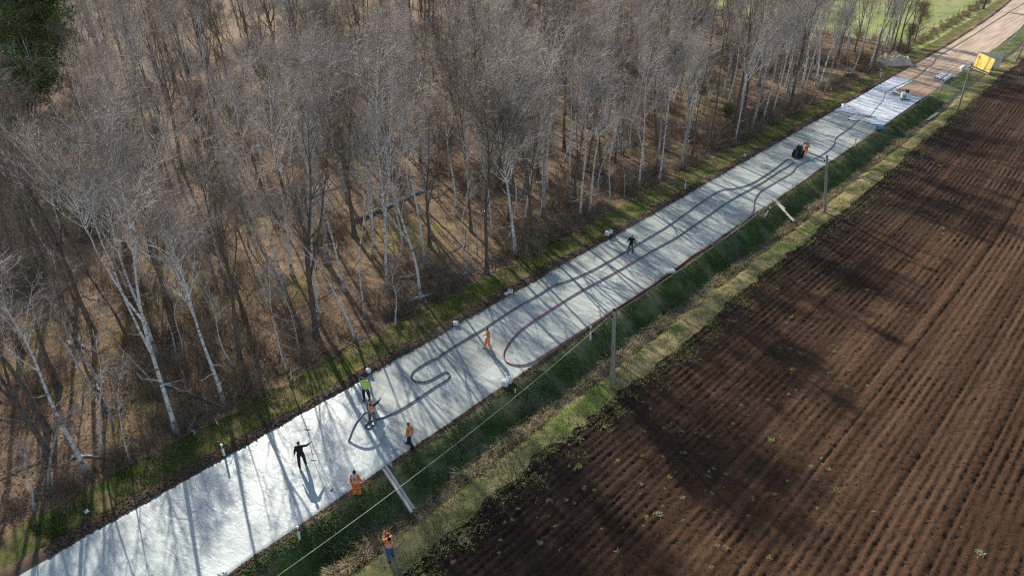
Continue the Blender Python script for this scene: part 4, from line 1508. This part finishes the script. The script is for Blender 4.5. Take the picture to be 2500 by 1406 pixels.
guide_post((733, 1322), (726, 1284), 'guide post on the ditch side nearest the camera, below the hooded orange worker', -.2)
guide_post((549, 1115), (540, 1084), 'guide post on the wooded verge at the lower left')
guide_post((1441, 832), (1442, 796), 'guide post on the ditch side left of the first utility pole', -.2)
guide_post((1672, 463), (1674, 440), 'guide post on the wooded verge above the walking man in black')
guide_post((1866, 530), (1881, 506), 'tilted guide post near the two far pipes on the ditch bank', -.2)
guide_post((2086, 362), (2091, 336), 'guide post at the road edge below the blue barrel', -.1)
guide_post((2293, 222), (2299, 199), 'guide post on the ditch side beside the white rolls', -.1)
guide_post((2150, 190), (2151, 170), 'guide post on the wooded verge near the sand heap')
guide_post((2418, 27), (2421, 11), 'farthest guide post, beside the dirt road at the pasture')


def canister(px, rz, lab, s=(.34, .26, .38), open_=False):
    b = P(*px); b[2] = float(ground(b[0], b[1])) + (.02 if -33 < b[0] < -24.9 else 0)
    r = empty('canister', b, R(rz), label=lab, cat='canister')
    w_, d, h = s
    if not open_:
        MB().box((0, 0, h / 2), (w_, d, h)).build('can_body', [WPL], r, bevel=.04)
        MB().tube([(w_ * .28, 0, h), (w_ * .28, 0, h + .045)], .035, 10).build('cap', [DARKM], r)
        MB().tube([(-w_ * .3, 0, h - .01), (-w_ * .28, 0, h + .05), (w_ * .02, 0, h + .05), (w_ * .06, 0, h - .01)], .014, 8).build('handle', [WPL], r)
    else:
        b_ = MB()
        for a, c_ in ((-1, 0), (1, 0)): b_.box((a * w_ / 2, 0, h / 2), (.02, d, h))
        for a in (-1, 1): b_.box((0, a * d / 2, h / 2 - .001), (w_ - .022, .02, h - .002))
        b_.box((0, 0, .012), (w_ - .03, d - .03, .02))
        b_.build('can_body', [WPL], r)
        MB().tube([(-w_ / 2, 0, h), (0, 0, h + .08), (w_ / 2, 0, h)], .012, 8).build('handle', [WPL], r)


def bucket(px, lab, r_=.15, h=.3, tilt=0.0):
    b = P(*px); b[2] = float(ground(b[0], b[1]))
    e = empty('bucket', b, 0, label=lab, cat='bucket')
    e.rotation_euler = (tilt, tilt * .6, .5)
    pr = [(0.001, .012), (r_ * .82, .012), (r_, h), (r_ * 1.07, h), (r_ * 1.07, h - .03), (r_ * 1.02, h - .03), (r_ * 1.0, h - .028), (r_ * .84, 0), (0.001, 0)]
    S = 20
    a = np.arange(S) * 2 * np.pi / S
    V = np.array([[x * np.cos(q), x * np.sin(q), z] for x, z in pr for q in a])
    k = np.arange(len(pr) - 1)[:, None]; s = np.arange(S)[None]
    F = np.stack([k * S + s, k * S + (s + 1) % S, (k + 1) * S + (s + 1) % S, (k + 1) * S + s], -1).reshape(-1, 4)
    MB().add(V, F).build('bucket_body', [WPL], e, smooth=False)
    MB().tube([(-r_ * 1.07, 0, h - .01), (-r_ * .6, .1, h + .05), (0, .14, h + .07), (r_ * .6, .1, h + .05), (r_ * 1.07, 0, h - .01)], .006, 6).build('handle', [STEEL], e)


canister((1233, 942), 20, 'left one of two white canisters at the road edge below the red hose loop', (.4, .32, .44))
canister((1243, 934), 20, 'right one of two white canisters at the road edge below the red hose loop', (.4, .32, .44))
canister((1638, 666), 60, 'large white canister lying at the ditch side halfway up the road', (.62, .36, .3))
canister((900, 912), 10, 'white canister on the soil behind the man in the yellow jacket', (.32, .24, .28))
canister((1113, 794), 35, 'white canister on the soil above the orange-suited walker', (.36, .28, .28))
canister((1246, 716), 40, 'open white box on the soil right of the fallen birch', (.4, .3, .22), True)
canister((1236, 721), 70, 'small white box beside the open one on the soil', (.26, .2, .14), True)
canister((1482, 578), 15, 'white canister on the verge above the man in black', (.42, .3, .4))
bucket((1491, 574), 'white bucket beside the canister above the man in black', .17, .3)
bucket((1818, 384), 'small white bucket on the soil edge left of the compact loader')
bucket((884, 926), 'tipped white bucket on the verge behind the yellow jacket', .16, .34, 0.9)
canister((545, 1408), 20, 'white canister at the road edge cut by the bottom of the picture', (.36, .3, .34))
pb = P(211, 1247); pb[2] = float(ground(pb[0], pb[1])) + .06
V = np.array([[x, y, .02 * math.sin(7 * x + 5 * y)] for y in np.linspace(-.11, .11, 5) for x in np.linspace(-.16, .16, 7)])
pp_ = link('paper_sheet', rawmesh('paper_sheet', V, grid_idx(5, 7), [WPL], True), None, pb)
pp_.modifiers.new('t', 'SOLIDIFY').thickness = .004
tag(pp_, label='crumpled white sheet of paper on the grass at the bottom left', cat='paper')


def pipe(a, b, za, zb, r, lab, S=14):
    A, B_ = P(*a, za), P(*b, zb)
    d = (B_ - A) / np.linalg.norm(B_ - A)
    o = MB().tube(np.linspace(A, B_, 4), r, S).build('concrete_post', [CONC], smooth=False)
    tag(o, label=lab, cat='concrete post')
    MB().tube([B_ + d * .002, B_ + d * .02], r * .72, S).build('bore_shade', [plain('shadowed_bore', (0.1, 0.1, 0.1))], o)  # flat dark disc coloured like the shade inside the hollow end


pipe((936, 1145), (1006, 1250), .04, -.12, .09, 'left one of two long pale posts bridging the ditch near the camera')
pipe((943, 1139), (1011, 1243), .04, -.12, .09, 'right one of two long pale posts bridging the ditch near the camera')
pipe((951, 1131), (981, 1183), .03, -.5, .11, 'short pale post lying on the bank beside the two long ones')
pipe((1889, 487), (1939, 541), .05, -.15, .11, 'long pale post bridging the ditch halfway up the road')
pipe((1893, 489), (1917, 511), .18, .0, .09, 'short pale post resting on the long one halfway up the road')

# utility poles and the overhead cable
tops = []


def upole(foot, top, lab, r=.135):
    b = P(*foot, -.2); b[2] = float(ground(b[0], b[1])) - .1
    h, l = tip(b, *top)
    e = empty('utility_pole', b, label=lab, cat='utility pole')
    d = CAMR * l + np.array([0, 0, h])
    print('pole', h, l)
    MB().tube(np.linspace(0, 1, 6)[:, None] * d[None], r * np.linspace(1.1, .8, 6), 12).build('pole_shaft', [WOODP], e, smooth=True)
    MB().tube([d - [0, 0, .02], d + [0, 0, .05]], r * .95, 12).build('pole_cap', [DARKM], e)
    bb = MB().box(d - np.array([0, 0, .45]) - CAMR * .14, (.1, .08, .16), rz=AZ)
    bb.tube([d - np.array([0, 0, .45]), d - np.array([0, 0, .45]) - CAMR * .2], .02, 6)
    bb.build('bracket', [DARKM], e)
    tops.append(b + d - np.array([0, 0, .35]) - CAMR * .16)
    return b


upole((1495, 944), (1500, 757), 'wooden utility pole nearest the camera, between the ditch and the field')
upole((2015, 517), (2019, 382), 'second utility pole, beside the far end of the ditch reeds')
upole((2336, 277), (2372, 157), 'leaning utility pole in front of the yellow board')
upole((2478, 158), (2530, 40), 'farthest utility pole at the right edge behind the yellow board')
p0 = np.array([-20.0, -7.0, 5.0])
ends = [p0] + tops
CABLE = plain('pale_cable', (0.5, 0.5, 0.36), 0.5, 0.4, 0.1)
cp = []
for a, b_, sag in zip(ends[:-1], ends[1:], (1.3, .6, .6, .6)):
    for t in np.linspace(0, 1, 16, endpoint=False):
        q = a * (1 - t) + b_ * t
        q = q - np.array([0, 0, 4 * sag * t * (1 - t)])
        cp.append(q)
cp.append(ends[-1])
for q in cp[:16:3]: print('cable px', Q(*q)[:2])
o = MB().tube(cp, .013, 6).build('overhead_cable', [CABLE], smooth=True)
tag(o, label='thin pale overhead cable strung from pole to pole above the ditch', cat='cable')
# stay poles at the far right
A, B_ = P(2449, 130), P(2449, 130)
h, l = tip(A, 2500, 60)
o = MB().tube([A, A + CAMR * l + np.array([0, 0, h])], .07, 8).build('stay_pole', [WOODP])
tag(o, label='thin slanting stay pole right of the white board', cat='stay pole')


def stake(foot, h, c, lab):
    b = P(*foot, -.5); b[2] = float(ground(b[0], b[1])) - .05
    o = MB().tube([(0, 0, 0), (.02, 0, h * .7)], .02, 8).build('marker_stake', [plain('stake_wood', (.35, .28, .18))], None, b)
    MB().tube([(.02, 0, h * .7), (.03, 0, h)], .035, 8).build('painted_top', [plain('stake_paint', c)], o)
    tag(o, label=lab, cat='marker stake')


stake((1257, 982), .9, (.75, .85, .05), 'yellow-topped marker stake on the bank below the two canisters')
stake((1929, 478), .8, (.7, .18, .06), 'orange marker stake on the bank above the far pale post')

# blue barrel lying at the road edge
b = P(2146, 318); b[2] = .0
e = empty('barrel', b + [0, 0, .3], label='open blue barrel lying on its side at the road edge', cat='barrel')
BLUE = plain('blue_plastic', (0.03, 0.28, 0.45), 0.4, 0.5, 0.1)
ax = np.array([CA, SA, 0]) * .95 + np.array([0.5, -.75, 0]) * .35; ax /= np.linalg.norm(ax)
e.rotation_euler = (0, 0, math.atan2(ax[1], ax[0]))
prf = [(-.45, .28), (-.4, .3), (-.15, .3), (-.13, .315), (-.11, .3), (.11, .3), (.13, .315), (.15, .3), (.4, .3), (.45, .27), (.45, .001)]
S = 24; a = np.arange(S) * 2 * np.pi / S
pro = prf + [(.43, .001), (.43, .26), (-.44, .275), (-.45, .28)]
V = np.array([[x, r_ * np.cos(q), r_ * np.sin(q)] for x, r_ in pro for q in a])
k = np.arange(len(pro) - 1)[:, None]; s = np.arange(S)[None]
F = np.stack([k * S + s, k * S + (s + 1) % S, (k + 1) * S + (s + 1) % S, (k + 1) * S + s], -1).reshape(-1, 4)
MB().add(V, F).build('barrel_shell', [BLUE], e, smooth=False)
MB().tube([(.44, .12, .1), (.48, .12, .1)], .04, 10).build('bung', [DARKM], e)

# compact loader
b = P(1943, 384); b[2] = .0
L_ = empty('compact_loader', b + [0, .5, 0], R(196), label='small black compact loader on four wheels with hoses at its front', cat='loader')
BLK = plain('black_machine', (0.018, 0.018, 0.02), 0.45, 0.5, 0.3, 8)
mb = MB().box((0, 0, .5), (.72, 1.35, .34)).box((0, -.25, .86), (.66, .75, .42), taper=.88).box((0, -.2, 1.16), (.5, .5, .2), taper=.9)
mb.build('chassis', [BLK], L_, bevel=.03)
MB().box((0, -.62, .95), (.52, .03, .4)).build('grille', [DARKM], L_)
for sx in (-1, 1):
    for sy in (-.42, .42):
        wv = MB().tube([(sx * .38, sy, .3), (sx * .44, sy, .3), (sx * .60, sy, .3), (sx * .64, sy, .3)], np.array([.24, .3, .3, .25]), 20)
        wo = wv.build('wheel', [plain('tyre_rubber', (.02, .02, .02), .8)], L_)
        MB().tube([(sx * .60, sy, .3), (sx * .655, sy, .3)], .15, 14).build('rim', [plain('rim_grey', (.12, .13, .15), .5)], wo)
        tr = MB()
        for q in range(14):
            an = q * 2 * math.pi / 14
            tr.box((sx * .52, sy + .3 * math.cos(an), .3 + .3 * math.sin(an)), (.18, .05, .035), rx=an + math.pi / 2)
        tr.build('tread', [BLK], wo)
    MB().tube([(sx * .36, -.5, 1.05), (sx * .36, .2, .95), (sx * .36, .72, .55), (sx * .36, .82, .2)], .045, 8).build('lift_arm', [BLK], L_)
    MB().tube([(sx * .2, -.3, 1.24), (sx * .2, -.3, 1.42)], .085, 12).build('lamp' if sx > 0 else 'lamp', [plain('amber_cover', (.62, .36, .08), .4, .5, .1)], L_)
mb = MB().box((0, .86, .24), (.8, .08, .3)).box((-.25, 1.12, .1), (.08, .55, .05)).box((.25, 1.12, .1), (.08, .55, .05))
mb.build('fork_carriage', [BLK], L_)
MB().tube([(.42, -.2, .7), (.44, .1, 1.1), (.3, .5, 1.0)], .02, 6).tube([(-.1, -.45, 1.2), (-.1, -.62, 1.42), (.1, -.62, 1.42), (.1, -.45, 1.2)], .015, 6).build('control_handle', [STEEL], L_)
MB().tube([(.05, .5, .8), (.12, .95, .6), (.14, 1.3, .1)], .05, 8).build('feed_hose', [plain('violet_hose', (.12, .1, .17))], L_)

# power unit standing on the foil
b = P(2208, 244)
U = empty('pump_unit', b + [0, 0, .04], R(30), label='white box-shaped pump unit with a dark engine on top, on the foil', cat='pump')
MB().box((0, 0, .06), (1.25, 1.05, .12)).build('skid', [DARKM], U)
MB().box((0, 0, .58), (1.1, .95, .9)).build('tank', [WPL], U, bevel=.05)
MB().box((-.25, -.485, .5), (.5, .02, .5)).build('control_panel', [plain('grey_panel', (.25, .28, .3))], U)
cg = MB()
for q in range(5):
    cg.box((-.5 + .25 * q, -.478, .58), (.02, .02, .9)); cg.box((-.5 + .25 * q, .485, .58), (.02, .02, .9))
cg.build('cage', [STEEL], U)
mb = MB().box((.1, 0, 1.2), (.5, .4, .3), taper=.8)
mb.tube([(.2, 0, 1.3), (.2, .05, 1.55)], .06, 8).tube([(-.05, .1, 1.3), (-.15, .12, 1.5)], .09, 8)
mb.build('engine', [plain('dark_red_engine', (.06, .02, .025), .5)], U)

# foil sheets, roll and wrinkled heap
def sheet(name, x0, x1, y0, y1, z, lab, wr=0.03, nx=30, ny=90):
    tx, ty = np.meshgrid(np.linspace(0, 1, nx), np.linspace(0, 1, ny))
    y1v = y1 + 0.35 * vnoise(tx * 8, 0 * tx, .8, 41); y0v = y0 + 0.4 * vnoise(tx * 8, 0 * tx + 3, .8, 42)
    Y = y0v * (1 - ty) + y1v * ty
    X0 = x0(Y) if callable(x0) else x0 + .12 * vnoise(Y, 0 * Y, 1.5, 43)
    X1 = x1(Y) if callable(x1) else x1 + .12 * vnoise(Y, 0 * Y, 1.5, 44)
    X = X0 * (1 - tx) + X1 * tx
    Z = z + wr * (0.5 + 0.5 * vnoise(X, Y, .45, 45)) + wr * 0.6 * np.abs(vnoise(X, Y, 1.3, 46))
    o = link(name, rawmesh(name, np.stack([X, Y, Z], -1), grid_idx(ny, nx), [FOIL], True))
    return tag(o, label=lab, cat='foil sheet')


for q in ((2186, 188), (2225, 197), (2180, 225), (2225, 234), (2245, 243), (2205, 280), (2050, 262), (2075, 262), (2110, 284)): print('foil', q, P(*q))
sheet('foil_sheet', B_RL, -29.3, 104.5, 130.8, .02, 'white foil sheet covering the left half of the road before the dirt')
sheet('foil_sheet', -29.6, B_RR, 101.5, 118.2, .045, 'dirty white foil sheet under the pump unit on the right half')
A, B_ = P(2222, 238, .2), P(2249, 243, .2)
o = MB().tube(np.linspace(A, B_, 5), .2, 16).build('foil_roll', [WPL]); tag(o, label='white foil roll on the ground right of the pump unit', cat='roll')
MB().tube([B_, B_ + (B_ - A) * .01], .08, 10).build('roll_core', [DARKM], o)
A, B_ = P(2183, 224, .13), P(2206, 233, .13)
o = MB().tube(np.linspace(A, B_, 5), [.13, .17, .12, .16, .1], 12).build('foil_roll', [FOIL]); tag(o, label='loose foil roll on the ground left of the pump unit', cat='roll')


def heap(c, dx, dy, h, rz, seed, m_, name, lab, cat, fold=0.5, n=40):
    tx, ty = np.meshgrid(np.linspace(-1, 1, n), np.linspace(-1, 1, n))
    r2 = np.clip(1 - (tx ** 2 + ty ** 2), 0, 1)
    f = 1 - fold + fold * np.abs(vnoise(tx * 3, ty * 3, .6, seed)) * 2
    Z = h * r2 ** .6 * f - .03
    X = tx * dx * (1 + .15 * vnoise(ty * 3, tx * 0, 1, seed + 1)); Y = ty * dy * (1 + .15 * vnoise(tx * 3, ty * 0, 1, seed + 2))
    o = link(name, rawmesh(name, np.stack([X, Y, Z], -1), grid_idx(n, n), [m_], fold < .4), None, c)
    o.rotation_euler = (0, 0, rz)
    return tag(o, label=lab, cat=cat)


heap(P(2070, 263), 1.8, .6, .35, R(-40), 5, FOIL, 'crumpled_foil', 'crumpled heap of white foil at the left road edge', 'foil heap', .7)
for i, (q, lab) in enumerate((((2100, 282), 'upper brown board of three lying across the foil edge'), ((2110, 286), 'middle brown board of three lying across the foil edge'), ((2120, 288), 'lower brown board of three lying across the foil edge'))):
    b = P(*q); b[2] = .09 + .04 * i
    o = MB().box((0, 0, 0), (1.9, .16, .035)).build('board', [plain('raw_timber', (.34, .25, .15), .8, .2, .3, 5)], None, b, bevel=.004)
    o.rotation_euler = (0, 0, R(20 + 7 * i))
    tag(o, label=lab, cat='board')
# rolls by the far road edge
for (a, b_, r, lab) in (((2283, 191), (2306, 179), .26, 'left white roll of the three lying at the edge of the dirt road'),
                        ((2289, 193), (2312, 181), .26, 'middle white roll of the three lying at the edge of the dirt road'),
                        ((2303, 197), (2323, 184), .27, 'right pinkish roll of the three lying at the edge of the dirt road')):
    A, B_ = P(*a, r), P(*b_, r)
    o = MB().tube(np.linspace(A, B_, 4), r, 16).build('fabric_roll', [WPL]); tag(o, label=lab, cat='roll')
    d = (A - B_) / np.linalg.norm(A - B_)
    MB().tube([A, A + d * .01], .12, 12).build('roll_core', [DARKM], o)
BAG = plain('white_bag', (.7, .72, .74), .7, .3, .06, 3, bmp=.05)
heap(P(2353, 170), .75, .6, .75, .4, 12, BAG, 'big_bag', 'white bulging bag at the road edge left of the yellow board', 'bag', .15)
SAND = m_bark('sand', (.5, .4, .27), (.7, .58, .42))
b = P(2180, 155); b[2] = float(ground(b[0], b[1])) - .1
heap(b, 3.6, 2.6, 1.9, R(30), 9, SAND, 'sand_heap', 'conical heap of pale sand at the end of the wood', 'sand heap', .25, 60)

# the advertising boards
YB_ = plain('yellow_board', (.9, .6, .13), .5, .4, .05)
PBm = plain('pale_board', (.88, .76, .66), .5, .4, .08)
INK = plain('board_ink', (.12, .07, .03), .6)
INK2 = plain('faded_board_ink', (.55, .33, .06), .6)
INK3 = plain('grey_board_ink', (.3, .27, .33), .6)


def textmesh(s, size):
    c = bpy.data.curves.new('t', 'FONT'); c.body = s; c.size = size; c.extrude = .004
    o = bpy.data.objects.new('t', c)
    me = bpy.data.meshes.new_from_object(o)
    bpy.data.objects.remove(o)
    return me


def signboard(a, b_, toppx, z0, face, lab, texts):
    A, B_ = P(*a), P(*b_)
    h, l = tip(A, *toppx)
    w_ = np.linalg.norm(B_ - A)
    rz = math.atan2((B_ - A)[1], (B_ - A)[0])
    e = empty('sign_board', A, rz, label=lab, cat='sign board')
    e.rotation_euler = (R(-8), 0, rz)
    MB().box((w_ / 2, 0, (z0 + h) / 2), (w_, .05, h - z0)).build('panel', [face], e)
    for x in (.15, w_ - .15): MB().box((x, .07, h * .48), (.09, .09, h * .96)).build('leg', [plain('sign_timber', (.45, .38, .28))], e)
    for (s, x, z, size, m_) in texts:
        me = textmesh(s, size)
        me.materials.clear(); me.materials.append(m_)
        o = link('lettering', me, e)
        o.location = (x, -.032, z); o.rotation_euler = (R(90), 0, 0)
    print('sign', w_, h)
    return e


signboard((2374, 166), (2412, 184), (2386, 129), .35, YB_, 'large yellow board with dark lettering on the far field corner',
          [('NSS', .35, 1.75, .55, INK), ('D', 2.9, 1.3, .5, INK2)])
signboard((2376, 163), (2437, 172), (2387, 127), .35, PBm, 'pale pinkish board standing behind the yellow board', [('SO', 2.9, 1.5, .6, INK3)])
A, B_ = P(2362, 163), P(2410, 183)
o = MB().box((A + B_) / 2 + [0, 0, .12], (float(np.linalg.norm(B_ - A)), .12, .12), rz=math.atan2((B_ - A)[1], (B_ - A)[0])).build('timber_beam', [plain('pale_beam', (.6, .56, .48))])
tag(o, label='pale timber beam lying in the grass below the yellow board', cat='beam')

# pasture fence and trees beyond the wood
FP = plain('fence_wood', (.14, .11, .08), .8)
for i, fy in enumerate(np.arange(158, 300, 6)):
    x_ = -39.5 - 0.0004 * max(0, fy - 150) ** 2
    o = MB().tube([(0, 0, 0), (gy.uniform(-.05, .05), 0, 1.15)], .06, 7).build('fence_post', [FP], None, (x_, fy, -.1))
    tag(o, label='wooden fence post between the pasture and the dirt road', cat='fence post', group='fence posts along the pasture')
for i, fx in enumerate(np.arange(-42.5, -60, -2.8)):
    o = MB().tube([(0, 0, 0), (gy.uniform(-.1, .1), 0, 1.2)], .06, 7).build('fence_post', [FP], None, (fx, gate(fx) + 1.0, -.1))
    tag(o, label='wooden fence post between the wood and the pasture', cat='fence post', group='fence posts along the end of the wood')
fence = MB()
for z in (.5, .95):
    fence.tube([(-39.5 - 0.0004 * max(0, y - 150) ** 2, y, z) for y in np.arange(158, 300, 3.6)], .012, 4)
    fence.tube([(x, gate(x) + 1.0, z) for x in np.arange(-39.7, -60, -2.8)], .012, 4)
o = fence.build('fence_wire', [STEEL]); tag(o, label='thin wires of the pasture fence', cat='wire')
# dry grass bank and hedge between pasture and road, tangle behind the boards
pts = []
for _ in range(500):
    yy = gy.uniform(157, 300)
    far = -0.0004 * max(0, yy - 150) ** 2
    pts.append((-37.9 + far + gy.gauss(0, .8), yy, -.05, gy.uniform(0, 6.28), gy.uniform(.4, .9), gy.choice([3, 3, 3, 3, 5])))
for _ in range(160):
    q = P(gy.uniform(2425, 2560), gy.uniform(60, 225))
    if q[0] < -23: continue
    pts.append((q[0], q[1], -.2, gy.uniform(0, 6.28), gy.uniform(.4, .9), gy.choice([3, 3, 3, 0])))
instancer('dry_scrub', BUSH, pts, label='pale dry scrub on the banks by the pasture fence and the boards', cat='scrub')


def leafy(seed, tw, m_, n, size, parent, name='leaves', keep=1.0):
    g = np.random.default_rng(seed)
    V = np.concatenate(tw.v)
    i = g.integers(0, len(V), n)
    c = V[i] + g.normal(size=(n, 3)) * .12
    a = g.normal(size=(n, 3)); a /= np.linalg.norm(a, axis=1, keepdims=True)
    b_ = np.cross(a, g.normal(size=(n, 3))); b_ /= np.linalg.norm(b_, axis=1, keepdims=True)
    s = g.uniform(.5, 1.2, n)[:, None] * size
    V = np.stack([c - a * s, c - b_ * s * .4, c + a * s, c + b_ * s * .4], 1).reshape(-1, 3)
    return link(name, rawmesh(name, V, np.arange(n * 4).reshape(-1, 4), [m_]), parent)


def field_tree(foot, top, r, lab, seed, leaves=None, n=0, size=.1, twig=TWG, n1=20, l0=.45, cl=.25, name='bare_tree'):
    b = P(*foot); b[2] = float(ground(b[0], b[1])) - .05
    h, l = tip(b, *top)
    mb, tw = tree_mesh(seed, h, r, 'alder', (CAMR * l)[:2], n1=n1, n2=7, n3=8, bow=.3, spread=1.6, clear=cl, limb0=l0, fork=1)
    tm, cm = tree_obs('t', mb, tw, BARK, BARK, twig)
    e = place(name, tm, cm, b, 0, 1.0, label=lab, cat='tree')
    if leaves: leafy(seed, tw, leaves, n, size, e)
    print('tree', lab[:20], h)


field_tree((2232, 104), (2262, 15), .16, 'small oak with dry brown leaves alone on the pasture', 800, OAKL, 1800, .09)
field_tree((2400, 22), (2425, -60), .3, 'dark tree at the top edge beside the dirt road', 801)
field_tree((2214, 112), (2222, 62), .07, 'low bare bush tree at the pasture fence', 802, OAKL, 500, .08, cl=.15)
for i, (f_, t_, lab) in enumerate((((40, 330), (60, -70), 'green pine at the top left corner with ivy-dark stem'), ((120, 250), (112, 60), 'smaller green pine right of the corner pine'),
                                   ((5, 440), (8, 150), 'dark green conifer at the left edge under the corner pine'), ((60, 120), (60, -60), 'green pine behind the corner pine at the top edge'))):
    field_tree(f_, t_, .2, lab, 810 + i, PINEL, 42000 if i != 3 else 26000, .17, n1=60, l0=.5, cl=.15, name='pine_tree')
for i, (f_, t_) in enumerate((((1770, 300), (1775, 262)), ((1300, 640), (1302, 600)))):
    field_tree(f_, t_, .05, ('small dark green bush' if i == 0 else 'low dark bush') + ' at the wood edge ' + ('left of the bright birch pair' if i == 0 else 'right of the fan-crowned birch'), 820 + i, PINEL, 900, .09, n1=10, l0=.6, cl=.1, name='evergreen_bush')
